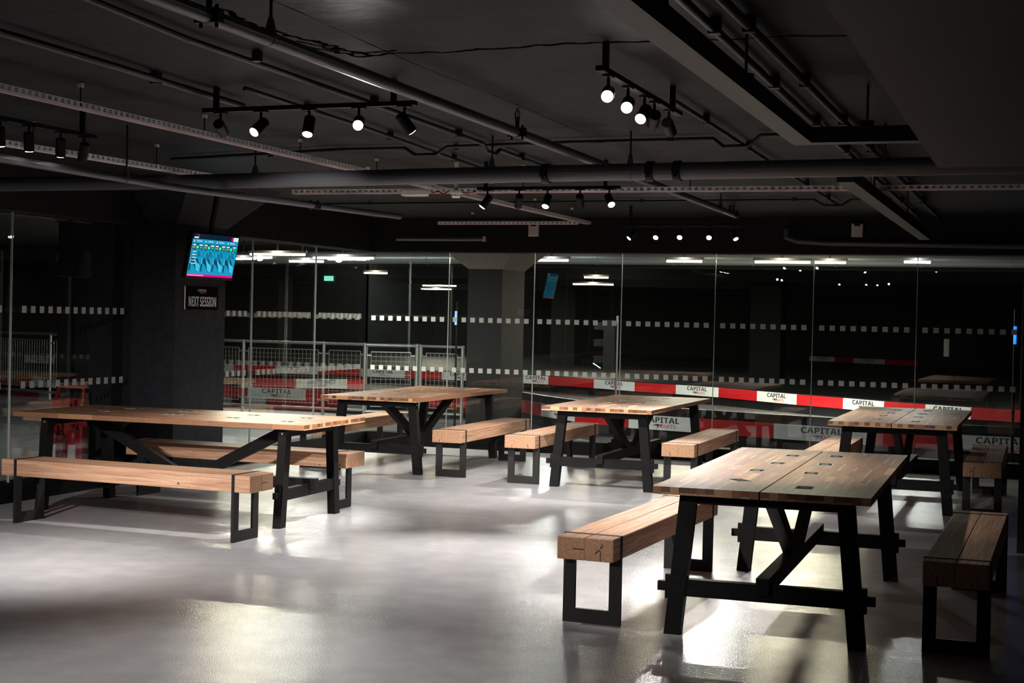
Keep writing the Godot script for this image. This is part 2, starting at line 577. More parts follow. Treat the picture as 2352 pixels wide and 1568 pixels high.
func make_bench(at: Vector2, turn: float, label: String, sd: int, left_end: int, right_end: int) -> Node3D:
	var L := 2.08
	var top := 0.4544
	var th := 0.116
	if beam_mesh == null:
		var st := st_new()
		cbox(st, Vector3.ZERO, Vector3(.1488, th, L), .004)
		var whole := done(st)
		# the two end faces become a second surface
		var a := whole.surface_get_arrays(0)
		var side := st_new()
		var ends := st_new()
		for k in range(0, a[Mesh.ARRAY_VERTEX].size() if a[Mesh.ARRAY_INDEX] == null else a[Mesh.ARRAY_INDEX].size(), 3):
			var tr := []
			for q in 3:
				var i: int = k + q if a[Mesh.ARRAY_INDEX] == null else a[Mesh.ARRAY_INDEX][k + q]
				tr.append([a[Mesh.ARRAY_VERTEX][i], a[Mesh.ARRAY_TEX_UV][i]])
			var is_end: bool = absf(tr[0][0].z) > L / 2 - .001 and absf(tr[1][0].z) > L / 2 - .001 and absf(tr[2][0].z) > L / 2 - .001
			for q in 3:
				if is_end: v(ends, tr[q][0], Vector2(tr[q][0].x / .1485 + .5, .5 - tr[q][0].y / th))
				else: v(side, tr[q][0], tr[q][1])
		beam_mesh = done(side)
		ends.generate_normals()
		ends.commit(beam_mesh)
		st = st_new()
		var w := .154
		var i := .1493
		var y1 := top - th
		bx(st, Vector3(-w, .072, -.011), Vector3(-w + .062, y1 - .0005, .011))
		bx(st, Vector3(w - .062, .072, -.011), Vector3(w, y1 - .0005, .011))
		bx(st, Vector3(-w, 0, -.011), Vector3(w, .072, .011))
		bx(st, Vector3(-w, y1 - .0005, -.011), Vector3(-i, top + .003, .011))
		bx(st, Vector3(i, y1 - .0005, -.011), Vector3(w, top + .003, .011))
		bx(st, Vector3(-i, top + .0005, -.011), Vector3(i, top + .003, .011))
		frame_mesh = done(st)
	var b := base("timber_bench", Vector3(at.x, 0, at.y), turn)
	tag(b, label, "bench", "square-timber benches")
	var r := RandomNumberGenerator.new()
	r.seed = sd
	for s in [-1, 1]:
		var o := part("timber", beam_mesh, null, b, Vector3(s * .0746, top - th / 2, 0))
		o.set_surface_override_material(0, M.beam[r.randi_range(0, 2)])  # same tone for every bench
		o.set_surface_override_material(1, M.beam_end[right_end if s > 0 else left_end])
	for s in [-1, 1]:
		part("leg_frame", frame_mesh, M.black_steel, b, Vector3(0, 0, s * .912))
	return b

var card_meshes := []

func make_card(on: Node3D, where: Vector2, turn: float, label: String, group: String) -> void:
	if card_meshes.is_empty():
		card_meshes = [box_mesh(Vector3(.082, .0012, .112)), box_mesh(Vector3(.074, .0006, .102)), box_mesh(Vector3(.04, .0004, .006)), box_mesh(Vector3(.026, .0004, .005))]
	var t := Transform3D(Basis(Vector3.UP, on.rotation.y), on.position)
	var p: Vector3 = t * Vector3(where.x, .7508, where.y)
	var c := base("order_card", p, on.rotation.y + turn)
	tag(c, label, "card", group)
	part("border", card_meshes[0], M.card_white, c)
	part("panel", card_meshes[1], M.card_green, c, Vector3(0, .0008, 0))
	part("printed_line", card_meshes[2], M.card_white, c, Vector3(0, .0012, .012))
	part("printed_line", card_meshes[3], M.card_white, c, Vector3(0, .0012, -.002))

# ---------------------------------------------------------------- ceiling fittings
var barrel_mesh: ArrayMesh
var lens_mesh: ArrayMesh
var stem_mesh: ArrayMesh
var knuckle_mesh: ArrayMesh

# heads: [distance along the bar, aim point, energy (0 = dark side), half angle]
func make_track(a: Vector3, b: Vector3, heads: Array, label: String, drop := 0.0) -> Node3D:
	if barrel_mesh == null:
		barrel_mesh = lathe([Vector2(0, -.052), Vector2(.024, -.052), Vector2(.0285, -.047), Vector2(.0285, .052), Vector2(.0255, .052), Vector2(.0245, .040), Vector2(.0, .040)], 24)
		lens_mesh = lathe([Vector2(0, .0405), Vector2(.0243, .0405), Vector2(.0243, .0525), Vector2(.021, .0555), Vector2(.012, .0575), Vector2(0, .058)], 24)
		stem_mesh = lathe([Vector2(0, -.035), Vector2(.007, -.035), Vector2(.007, .035), Vector2(0, .035)], 12)
		knuckle_mesh = box_mesh(Vector3(.034, .016, .07))
	var t := base("track_light", a)
	tag(t, label, "light", "black five-spot ceiling tracks")
	var d := b - a
	var st := st_new()
	bar(st, Vector3.ZERO, d, .036, .022)
	part("bar", done(st), M.black_plastic, t)
	for f in [.06, .9]:
		st = st_new()
		var p: Vector3 = d * f
		bx(st, p + Vector3(-.012, .011, -.012), p + Vector3(.012, CEIL - a.y - .002, .012))
		part("mount", done(st), M.black_plastic, t)
	for h in heads:
		var p: Vector3 = d.normalized() * float(h[0]) + Vector3(0, -.011, 0)
		var aim: Vector3 = (h[1] as Vector3) - (a + p + Vector3(0, -.08, 0))
		aim = aim.normalized()
		var o := part("spot_head", barrel_mesh, M.black_plastic, t, p + Vector3(0, -.075, 0) + aim * .012)
		o.quaternion = Quaternion(Vector3.UP, aim) if aim.y > -.9999 else Quaternion(Vector3.RIGHT, PI)
		var on: bool = h[2] > 0.0
		part("lens", lens_mesh, M.lens if on else M.lens_off, o)
		var s := part("stem", stem_mesh, M.black_plastic, t, p + Vector3(0, -.033, 0))
		part("adapter", knuckle_mesh, M.black_plastic, s, Vector3(0, .034, 0)).rotation.y = atan2(d.x, d.z)
		if on:
			var l := SpotLight3D.new()
			l.name = "beam"
			l.light_color = h[4] if h.size() > 4 else Color(1.0, 0.98, 0.955)
			l.light_energy = h[2]
			l.light_size = .022
			l.spot_angle = h[3]
			l.spot_angle_attenuation = 1.0
			l.spot_attenuation = 2.0
			l.spot_range = 40.0
			l.shadow_enabled = true
			o.add_child(l, true)
			l.position = Vector3(0, .066, 0)
			l.rotation.x = PI / 2
	return t

func pipe(called: String, pts: Array, r: float, m: Material, label: String, group := "", n := 14) -> Node3D:
	var t := base(called, pts[0])
	tag(t, label, "pipe", group)
	var st := st_new()
	var q := []
	for p in pts: q.append((p as Vector3) - (pts[0] as Vector3))
	path_tube(st, q, r, n)
	part("run", done(st), m, t)
	return t

func clips(t: Node3D, a: Vector3, b: Vector3, step: float, r: float, m: Material) -> void:
	var n := int(a.distance_to(b) / step)
	for k in range(1, n + 1):
		var p := a.lerp(b, (k - 0.4) / (n + 0.2)) - t.position
		var st := st_new()
		bx(st, p + Vector3(-r * 1.25, -r * 1.2, -r * 1.25), p + Vector3(r * 1.25, CEIL - .004 - t.position.y - p.y, r * 1.25))
		part("clip", done(st), m, t)

func hanger(t: Node3D, p: Vector3, r: float, along_x: bool) -> void:
	var q := p - t.position
	var st := st_new()
	tube(st, q + Vector3(0, r + .05, 0), q + Vector3(0, CEIL - p.y, 0), .006, 8)
	part("hanger_rod", done(st), M.paint_conduit, t)
	st = st_new()
	var e := Vector3(.016, 0, 0) if along_x else Vector3(0, 0, .016)
	tube(st, q - e, q + e, r * 1.05, 18)
	var w := Vector3(.016, 0, r * .75) if along_x else Vector3(r * .75, 0, .016)
	hexa(st, [q + Vector3(-w.x, r * .5, -w.z), q + Vector3(w.x, r * .5, -w.z), q + Vector3(w.x * .4, r + .055, -w.z * .3), q + Vector3(-w.x * .4, r + .055, -w.z * .3),
		q + Vector3(-w.x, r * .5, w.z), q + Vector3(w.x, r * .5, w.z), q + Vector3(w.x * .4, r + .055, w.z * .3), q + Vector3(-w.x * .4, r + .055, w.z * .3)])
	part("hanger_clevis", done(st), M.paint_pipe, t)

func coupling(t: Node3D, p: Vector3, r: float, along_x: bool) -> void:
	var q := p - t.position
	var st := st_new()
	var e := Vector3(.022, 0, 0) if along_x else Vector3(0, 0, .022)
	tube(st, q - e, q + e, r * 1.2, 18)
	for s in [-1.0, 1.0]:
		var c: Vector3 = q + (Vector3(0, 0, s * r * 1.28) if along_x else Vector3(s * r * 1.28, 0, 0))
		bx(st, c - Vector3(.018, .024, .018), c + Vector3(.018, .024, .018))
		tube(st, c - Vector3(0, .04, 0), c + Vector3(0, .04, 0), .007, 8)
	part("coupling", done(st), M.black_plastic, t)

func sprinkler(t: Node3D, p: Vector3) -> void:
	var q := p - t.position
	var st := st_new()
	tube(st, q, q + Vector3(0, .045, 0), .011, 10)
	tube(st, q + Vector3(0, .045, 0), q + Vector3(0, .055, 0), .015, 6)
	for s in [-1.0, 1.0]:
		tube(st, q + Vector3(s * .010, .055, 0), q + Vector3(s * .014, .08, 0), .003, 6)
		tube(st, q + Vector3(s * .014, .08, 0), q + Vector3(0, .10, 0), .003, 6)
	tube(st, q + Vector3(0, .10, 0), q + Vector3(0, .103, 0), .017, 12)
	var o := part("sprinkler_head", done(st), M.paint_conduit, t)
	st = st_new()
	tube(st, q + Vector3(0, .056, 0), q + Vector3(0, .097, 0), .003, 6)
	part("bulb", done(st), M.red_cable, o)

func cable_tray(called: String, a: Vector3, b: Vector3, width: float, red: bool, label: String) -> Node3D:
	var t := base(called, a)
	tag(t, label, "cable tray", "perforated cable trays")
	var d := b - a
	var u := d.normalized()
	var s := u.cross(Vector3.UP).normalized()
	var st := st_new()
	for k in [-1.0, 1.0]:
		var o: Vector3 = s * (k * width / 2)
		bar(st, o + Vector3(0, -.010, 0), o + d + Vector3(0, -.010, 0), .0025, .005)
		bar(st, o + Vector3(0, .012, 0), o + d + Vector3(0, .012, 0), .0025, .006)
		var n := int(d.length() / .05)
		for i in n + 1:
			var p: Vector3 = o + u * minf(i * .05, d.length() - .01)
			bar(st, p + Vector3(0, .001, 0), p + u * .026 + Vector3(0, .001, 0), .002, .018)
	part("side_rail", done(st), M.tray, t)
	st = st_new()
	var n := int(d.length() / .05)
	for i in n:
		var p: Vector3 = u * (i * .05 + .013)
		bar(st, p - s * width / 2 + Vector3(0, -.0125, 0), p + s * width / 2 + Vector3(0, -.0125, 0), .026, .0015)
	part("slotted_floor", done(st), M.tray, t)
	st = st_new()
	tube(st, s * width * .2 + Vector3(0, -.006, 0), s * width * .2 + d + Vector3(0, -.006, 0), .005, 6)
	part("cable", done(st), M.paint_conduit, t)
	for k in [-1.0, 1.0]:
		st = st_new()
		var o: Vector3 = s * (k * (width / 2 - .003)) + Vector3(0, -.016, 0)
		bar(st, o, o + d, .009, .006)
		part("lip", done(st), M.tray, t)
	if red:
		st = st_new()
		var o: Vector3 = s * width * .12 + Vector3(0, -.017, 0)
		tube(st, o, o + d, .0032, 8)
		part("red_cable", done(st), M.red_cable, t)
	var hn := maxi(2, int(d.length() / 1.1))
	for i in hn:
		st = st_new()
		var p: Vector3 = d * ((i + .5) / hn)
		tube(st, p, p + Vector3(0, CEIL - a.y, 0), .004, 6)
		part("hanger_rod", done(st), M.paint_conduit, t)
		st = st_new()
		bx(st, p + Vector3(-.012, CEIL - a.y - .025, -.012), p + Vector3(.012, CEIL - a.y - .005, .012))
		part("anchor", done(st), M.white_plastic, t)
	return t

# ---------------------------------------------------------------- logo
func logo(parent: Node, at: Vector3, turn: float, h: float, dark: Material, red: Material, second: Material) -> void:
	var k := h / 0.06
	var a := part("lettering", text_mesh("CAPITAL", .030, true, .0012), dark, parent, at + Vector3(0, .016 * k, 0))
	a.rotation.y = turn
	a.scale = Vector3(1.35 * k, k, 1)
	var b := part("lettering", text_mesh("KARTS", .020, false, .0012), second, parent, at + Basis(Vector3.UP, turn) * Vector3(.040 * k, -.017 * k, 0))
	b.rotation.y = turn
	b.scale = Vector3(1.3 * k, k, 1)
	var p1 := PackedVector2Array([Vector2(-.055, -.012), Vector2(-.022, -.006), Vector2(-.008, -.006), Vector2(-.014, -.018), Vector2(-.026, -.032), Vector2(-.022, -.016)])
	var p2 := PackedVector2Array([Vector2(-.008, -.008), Vector2(.012, -.004), Vector2(.006, -.018), Vector2(-.006, -.018)])
	var c := part("emblem", poly_mesh(p1, .001), dark, parent, at)
	c.rotation.y = turn
	c.scale = Vector3(k, k, 1)
	var d := part("emblem", poly_mesh(p2, .001), red, parent, at)
	d.rotation.y = turn
	d.scale = Vector3(k, k, 1)

# barrier: points (x, z) of panel ends, first colour, height of the black body
func barrier(pts: Array, red_first: bool, body_top: float, label: String) -> void:
	var t := base("track_barrier", Vector3(pts[0].x, 0, pts[0].y))
	tag(t, label, "barrier", "red and white track barriers")
	for k in pts.size() - 1:
		var a := Vector3(pts[k].x - pts[0].x, 0, pts[k].y - pts[0].y)
		var b := Vector3(pts[k + 1].x - pts[0].x, 0, pts[k + 1].y - pts[0].y)
		var d := (b - a)
		var s := Vector3(-d.z, 0, d.x).normalized()
		if s.z < 0: s = -s
		var is_red := (k % 2 == 0) == red_first
		var st := st_new()
		bar(st, a + Vector3(0, .24, 0) + s * .03, b + Vector3(0, .24, 0) + s * .03, .04, .178)
		var p := part("panel", done(st), M.red if is_red else M.white, t)
		st = st_new()
		bar(st, a + Vector3(0, body_top / 2, 0) - s * .04, b + Vector3(0, body_top / 2, 0) - s * .04, .09, body_top)
		part("body", done(st), M.black_plastic, t)
		if not is_red and d.length() > .6:
			logo(p, (a + b) / 2 + Vector3(0, .24, 0) + s * .0515, atan2(s.x, s.z), .14, M.logo_dark, M.logo_red, M.logo_red)

# ---------------------------------------------------------------- the scene
func _ready() -> void:
	rng.seed = 4
	# camera: eye height 1.55 m, looking 20 degrees left of the room's long axis, slightly rolled
	var cam := Camera3D.new()
	cam.name = "camera"
	add_child(cam)
	cam.fov = rad_to_deg(2.0 * atan(784.0 / 3399.9))
	cam.near = 0.1
	cam.far = 200.0
	cam.position = Vector3(0, 1.5466, 0)
	cam.basis = Basis(Vector3.UP, PI / 2 - 1.2235) * Basis(Vector3.RIGHT, -0.0161) * Basis(Vector3.BACK, 0.0218)
	cam.current = true
	var env := Environment.new()
	env.background_mode = Environment.BG_COLOR
	env.background_color = Color.BLACK
	env.tonemap_mode = Environment.TONE_MAPPER_LINEAR
	env.tonemap_exposure = 1.0
	env.sdfgi_enabled = true
	env.ssao_enabled = true
	env.ssil_enabled = true
	var we := WorldEnvironment.new()
	we.name = "world"
	we.environment = env
	add_child(we)
	make_materials()
	build_shell()
	build_outside()
	build_furniture()
	build_lights()
	build_services()
	build_column_things()

func plane_mesh(x0: float, z0: float, x1: float, z1: float, y: float, thick: float, up: bool) -> ArrayMesh:
	var st := st_new()
	bx(st, Vector3(x0, y - thick if up else y, z0), Vector3(x1, y if up else y + thick, z1))
	return done(st)

func build_shell() -> void:
	struct("floor", plane_mesh(-7.95, -16.4, 5.0, 14.0, 0, .2, true), M.floor)
	var ceil := struct("ceiling", plane_mesh(-7.95, -16.4, 5.0, 14.0, CEIL, .25, false), M.ceiling)
	struct("wall_right", corner_box(Vector3(5.0, 0, -16.4), Vector3(5.2, CEIL, 14.0)), M.wall)
	struct("wall_back", corner_box(Vector3(-7.95, 0, 14.0), Vector3(5.2, CEIL, 14.2)), M.wall)
	struct("wall_left", corner_box(Vector3(-7.85, 0, -4.0), Vector3(-7.65, CEIL, 14.0)), M.wall)
	struct("wall_front", corner_box(Vector3(.85, 0, -16.3), Vector3(5.0, CEIL, -16.1)), M.wall)
	# header over the glass
	struct("trim_1", corner_box(Vector3(-7.85, 2.30, -16.35), Vector3(.85, CEIL, -16.05)), M.header)
	struct("trim_2", corner_box(Vector3(-7.90, 2.30, -16.05), Vector3(-7.60, CEIL, -4.0)), M.header)
	# kerb under the glass
	struct("trim_3", corner_box(Vector3(-7.66, 0, -16.3), Vector3(.85, .15, -16.1)), M.kerb)
	struct("trim_4", corner_box(Vector3(-7.85, 0, -16.1), Vector3(-7.66, .15, -12.2)), M.kerb)
	struct("trim_5", corner_box(Vector3(-7.85, 0, -11.35), Vector3(-7.66, .15, -4.0)), M.kerb)
	# panes, their joints and the rows of white squares
	var sq := box_mesh(Vector3(.056, .056, .0006))
	var sq2 := box_mesh(Vector3(.0006, .056, .056))
	var xs := [-7.72, -6.67, -5.603, -4.555, -3.481, -2.401, -1.314, -.24, .85]
	var n := 1
	for k in xs.size() - 1:
		var a: float = xs[k]
		var b: float = xs[k + 1]
		var w := struct("window_%d" % n, corner_box(Vector3(a + .004, .15, -16.206), Vector3(b - .004, 2.30, -16.194)), M.glass)
		n += 1
		for i in 9:
			for y in [1.508, .915]:
				part("white_square", sq, M.dot, w, Vector3((a + b) / 2 + (i - 4) * .1115, y, -16.1932))
		if k > 0:
			part("joint", corner_box(Vector3(a - .003, .15, -16.209), Vector3(a + .003, 2.30, -16.190)), M.joint, w)
	var zs := [-16.19, -14.89, -13.48, -12.2]
	for k in zs.size() - 1:
		pane_left(zs[k], zs[k + 1], n, k > 0, sq2)
		n += 1
	var zl := [-11.35, -9.70, -8.3, -6.9, -5.5, -4.0]
	for k in zl.size() - 1:
		pane_left(zl[k], zl[k + 1], n, k > 0, sq2)
		n += 1
	# crack in the soffit and the hairline of its shuttering joint
	crack(ceil, [Vector2(-2.99, -4.903), Vector2(-3.019, -5.147), Vector2(-3.075, -5.456), Vector2(-3.049, -5.713), Vector2(-2.971, -5.891), Vector2(-2.933, -6.034), Vector2(-2.751, -5.964), Vector2(-2.534, -5.992), Vector2(-2.339, -5.962), Vector2(-2.134, -5.947), Vector2(-1.932, -5.923), Vector2(-1.601, -5.951), Vector2(-1.2, -5.98), Vector2(-.6, -6.0)], .022, 71)
	crack(ceil, [Vector2(-3.03, -5.30), Vector2(-2.99, -5.52), Vector2(-2.95, -5.70), Vector2(-2.90, -5.90), Vector2(-2.86, -5.99)], .024, 72)
	crack(ceil, [Vector2(-3.02, -5.62), Vector2(-2.97, -5.80), Vector2(-2.90, -5.93), Vector2(-2.80, -5.93), Vector2(-2.70, -5.90)], .016, 74)
	crack(ceil, [Vector2(-2.72, -3.6), Vector2(-2.727, -4.85), Vector2(-2.764, -6.282), Vector2(-2.735, -7.317), Vector2(-2.738, -8.782)], .0035, 73)
	# dark column that the glass runs into, and the column at the right edge
	var c := struct("trim_6", corner_box(Vector3(-8.55, 0, -12.2), Vector3(-7.3, CEIL + .2, -11.35)), M.column)
	part("slot", corner_box(Vector3(-7.95, 0, -11.352), Vector3(-7.84, CEIL, -11.345)), M.kerb, c)
	capital(Vector3(-7.92, 0, -11.78), Vector2(1.25, .85), 2.32, CEIL + .19)
	struct("trim_8", corner_box(Vector3(-.165, 0, -11.6), Vector3(.7, CEIL, -10.77)), M.column)
	# wide duct box under the soffit at the right
	struct("trim_9", corner_box(Vector3(-.58, 2.40, -8.25), Vector3(4.9, CEIL, 6.0)), M.duct_box)

func pane_left(z0: float, z1: float, n: int, joint: bool, sq: Mesh) -> void:
	var w := struct("window_%d" % n, corner_box(Vector3(-7.756, .15, z0 + .004), Vector3(-7.744, 2.30, z1 - .004)), M.glass)
	var count := int((z1 - z0 - .1) / .1115)
	for i in count:
		for y in [1.528, .92]:
			part("white_square", sq, M.dot, w, Vector3(-7.7432, y, (z0 + z1) / 2 + (i - (count - 1) / 2.0) * .1115))
	if joint:
		part("joint", corner_box(Vector3(-7.759, .15, z0 - .003), Vector3(-7.740, 2.30, z0 + .003)), M.joint, w)

func capital(c: Vector3, s: Vector2, y0: float, y1: float) -> void:
	var st := st_new()
	var e := .55
	hexa(st, [c + Vector3(-s.x / 2, y0, -s.y / 2), c + Vector3(s.x / 2, y0, -s.y / 2), c + Vector3(s.x / 2 + e, y1, -s.y / 2 - e), c + Vector3(-s.x / 2 - e, y1, -s.y / 2 - e),
		c + Vector3(-s.x / 2, y0, s.y / 2), c + Vector3(s.x / 2, y0, s.y / 2), c + Vector3(s.x / 2 + e, y1, s.y / 2 + e), c + Vector3(-s.x / 2 - e, y1, s.y / 2 + e)])
	struct("trim_7", done(st), M.column)

func crack(parent: Node, pts: Array, w: float, sd: int) -> void:
	var r := RandomNumberGenerator.new()
	r.seed = sd
	var fine := []
	for k in pts.size() - 1:
		for i in 6:
			var p: Vector2 = (pts[k] as Vector2).lerp(pts[k + 1], i / 6.0)
			fine.append(p + Vector2(r.randf_range(-1, 1), r.randf_range(-1, 1)) * w * 1.1)
	fine.append(pts[-1])
	var st := st_new()
	for k in fine.size() - 1:
		var a: Vector2 = fine[k]
		var b: Vector2 = fine[k + 1]
		var s := (b - a).orthogonal().normalized()
		var w0 := w * r.randf_range(.25, .75)
		var w1 := w * r.randf_range(.25, .75)
		var y := CEIL - .0012
		quad2(st, Vector3(a.x - s.x * w0, y, a.y - s.y * w0), Vector3(a.x + s.x * w0, y, a.y + s.y * w0), Vector3(b.x + s.x * w1, y, b.y + s.y * w1), Vector3(b.x - s.x * w1, y, b.y - s.y * w1), Vector3(a.x, 9, a.y))
	part("crack", done(st), M.crack, parent)

func build_outside() -> void:
	var f := plane_mesh(-40, -62, 8, -16.4, 0, .2, true)
	struct("floor", f, M.asphalt)
	struct("floor", plane_mesh(-40, -16.4, -7.95, 2, 0, .2, true), M.asphalt)
	struct("ceiling", plane_mesh(-40, -62, 8, -16.4, 2.95, .2, false), M.outer_ceiling)
	struct("ceiling", plane_mesh(-40, -16.4, -7.95, 2, 2.95, .2, false), M.outer_ceiling)
	struct("wall_far", corner_box(Vector3(-40, 0, -62.2), Vector3(8, 2.95, -62)), M.outer_wall)
	struct("wall_west", corner_box(Vector3(-40.2, 0, -62), Vector3(-40, 2.95, 2)), M.outer_wall)
	struct("wall_east", corner_box(Vector3(8, 0, -62), Vector3(8.2, 2.95, -16.4)), M.outer_wall)
	struct("wall_south", corner_box(Vector3(-40, 0, 2), Vector3(-7.85, 2.95, 2.2)), M.outer_wall)
	# closes the step between the two soffits
	struct("trim_10", corner_box(Vector3(-7.95, CEIL, -16.5), Vector3(8, 2.96, -16.35)), M.header)
	struct("trim_11", corner_box(Vector3(-8.05, CEIL, -16.5), Vector3(-7.9, 2.96, 2)), M.header)
	struct("wall_fascia", corner_box(Vector3(.85, 0, -16.45), Vector3(8, 2.96, -16.31)), M.outer_wall)
	# beams under the outer soffit
	var i := 12
	for z in [-27.5, -35.5, -43.5, -51.5]:
		struct("trim_%d" % i, corner_box(Vector3(-40, 2.55, z - .25), Vector3(8, 2.95, z + .25)), M.outer_beam)
		i += 1
	# columns on the 7.5 m grid
	for p in [Vector2(-7.23, -19.3), Vector2(-.1, -33.0), Vector2(-22.8, -26.0), Vector2(-7.3, -41.0), Vector2(-22.8, -41.0), Vector2(-15.4, -48.0)]:
		var hw := .25 if p.y > -20 else .42
		struct("trim_%d" % i, corner_box(Vector3(p.x - hw, 0, p.y - .45), Vector3(p.x + hw, 2.95, p.y + .45)), M.header if p.y > -20 else M.outer_wall)
		i += 1
	# bare concrete capital of the near column
	var st := st_new()
	hexa(st, [Vector3(-7.48, 2.2, -19.75), Vector3(-6.98, 2.2, -19.75), Vector3(-6.3, 2.949, -20.5), Vector3(-8.3, 2.949, -20.5),
		Vector3(-7.48, 2.2, -18.85), Vector3(-6.98, 2.2, -18.85), Vector3(-6.3, 2.949, -18.1), Vector3(-8.3, 2.949, -18.1)])
	struct("trim_%d" % i, done(st), M.bare_concrete)
	# barriers
	barrier([Vector2(-24.2, -30.9), Vector2(-23.3, -30.9), Vector2(-22.4, -30.85), Vector2(-21.5, -30.8), Vector2(-20.6, -30.7), Vector2(-19.6, -30.5), Vector2(-18.7, -30.3), Vector2(-17.72, -30.1), Vector2(-16.65, -30.16), Vector2(-15.66, -30.3), Vector2(-14.5, -30.2), Vector2(-13.4, -30.13), Vector2(-12.5, -30.1), Vector2(-11.6, -30.1)], false, .34, "far red and white barrier band seen between the mesh fence rails")
	barrier([Vector2(-19.4, -22.0), Vector2(-18.4, -21.9), Vector2(-17.6, -21.8), Vector2(-16.74, -21.6), Vector2(-15.8, -21.5), Vector2(-14.8, -21.4), Vector2(-13.8, -21.3), Vector2(-12.18, -21.15), Vector2(-11.15, -21.2), Vector2(-10.1, -21.1), Vector2(-9.1, -21.1), Vector2(-8.1, -21.0)], true, .36, "red and white barrier just behind the mesh fence with a large logo")
	barrier([Vector2(-10.52, -29.9), Vector2(-9.886, -29.72), Vector2(-8.63, -28.9), Vector2(-7.6, -28.25), Vector2(-6.66, -27.8), Vector2(-5.70, -27.2), Vector2(-4.84, -26.45), Vector2(-4.016, -25.7), Vector2(-3.146, -25.05), Vector2(-2.416, -24.4), Vector2(-1.75, -24.0), Vector2(-1.05, -23.6), Vector2(-.3, -23.35), Vector2(.6, -23.1), Vector2(1.5, -23.0)], false, .34, "long red and white barrier crossing the track behind the end glass")
	barrier([Vector2(-7.43, -20.87), Vector2(-6.74, -20.03), Vector2(-5.99, -19.25), Vector2(-5.07, -18.6), Vector2(-4.145, -18.35), Vector2(-3.086, -18.0), Vector2(-1.903, -17.7), Vector2(-.95, -17.55), Vector2(0, -17.5), Vector2(1.0, -17.5)], true, .44, "curved red and white barrier close behind the end glass")
	barrier([Vector2(-8.5, -56.9), Vector2(-7.5, -56.5), Vector2(-6.7, -55.6), Vector2(-5.5, -54.9), Vector2(-4.3, -54.4)], false, .34, "farthest red and white barrier deep in the dark track hall")
	# mesh fence of galvanised tube
	fence([Vector2(-17.3, -21.2), Vector2(-15.8, -20.8), Vector2(-14.4, -20.5), Vector2(-13.0, -20.2), Vector2(-11.57, -19.9), Vector2(-10.2, -19.9), Vector2(-9.5, -19.9)], .024, "galvanised tube fence with wire mesh panels beyond the left glass")
	fence([Vector2(-9.42, -19.7), Vector2(-8.72, -20.0)], .030, "narrow galvanised mesh gate with rounded tube corner")
	fence([Vector2(-8.66, -20.0), Vector2(-7.98, -19.95)], .024, "short galvanised mesh fence panel beside the outer column")
	# traffic signal at the track edge
	var t := base("traffic_signal", Vector3(-7.2, 0, -24.95))
	tag(t, "black three-lamp traffic signal showing green beside the barrier", "traffic light")
	st = st_new()
	tube(st, Vector3(.12, 0, 0), Vector3(.12, 1.62, 0), .02, 10)
	part("post", done(st), M.paint_pipe, t)
	st = st_new()
	bx(st, Vector3(-.09, .64, -.13), Vector3(.09, 1.54, .13))
	part("housing", done(st), M.black_plastic, t)
	for k in 3:
		var y := .80 + k * .29
		st = st_new()
		bar(st, Vector3(-.30, y + .10, 0), Vector3(-.09, y + .12, 0), .2, .012)
		bar(st, Vector3(-.27, y + .05, -.10), Vector3(-.09, y + .05, -.10), .012, .12)
		bar(st, Vector3(-.27, y + .05, .10), Vector3(-.09, y + .05, .10), .012, .12)
		var hood := part("hood", done(st), M.black_plastic, t)
		st = st_new()
		tube(st, Vector3(-.10, y, 0), Vector3(-.085, y, 0), .085, 18)
		part("lens", done(st), glow(Color(.1, 1, .55), 1.6) if k == 0 else M.black_plastic, hood)
	var gl := part("green_glow_bar", box_mesh(Vector3(.16, .014, .014)), glow(Color(.1, .95, .5), 1.2), t, Vector3(-.2, .74, .13))  # slanted glowing green bar beside the lowest hood
	gl.rotation.z = -.55
	# blue marker lamps on slim posts
	for p in [[Vector3(-7.62, 1.525, -18.78), "blue marker lamp glowing on the outer column"], [Vector3(-.33, 1.476, -16.6), "blue marker lamp glowing beside the right end of the glass"]]:
		var o := base("marker_lamp", Vector3(p[0].x, 0, p[0].z))
		tag(o, p[1], "lamp")
		st = st_new()
		tube(st, Vector3(0, 0, -.03), Vector3(0, 1.75, -.03), .015, 8)
		tube(st, Vector3(0, 0, -.03), Vector3(0, .02, -.03), .12, 14)
		part("post", done(st), M.black_plastic, o)
		st = st_new()
		tube(st, Vector3(0, p[0].y - .095, 0), Vector3(0, p[0].y + .095, 0), .017, 10)
		part("blue_lamp", done(st), glow(Color(.02, .48, 1.0), 1.4), o)
		var l := OmniLight3D.new()
		l.name = "blue_light"
		l.light_color = Color(.05, .4, 1)
		l.light_energy = .008
		l.light_size = .03
		l.omni_range = 60
		l.omni_attenuation = 2
		l.shadow_enabled = true
		o.add_child(l)
		l.position = Vector3(0, p[0].y, .05)
	# exit sign
	var ex := base("exit_sign", Vector3(-13.72, 2.26, -26.95))
	tag(ex, "small green lit exit sign hanging beyond the left glass", "sign")
	part("housing", box_mesh(Vector3(.26, .15, .04)), M.black_plastic, ex)
	part("lit_panel", box_mesh(Vector3(.21, .10, .01)), glow(Color(.15, .85, .7), 1.1), ex, Vector3(0, 0, .022))
	part("hanger", box_mesh(Vector3(.02, .62, .02)), M.black_plastic, ex, Vector3(0, .38, 0))
	# fluorescent battens
	var cool := Color(.98, 1.0, .97)
	var warm := Color(1.0, .97, .84)
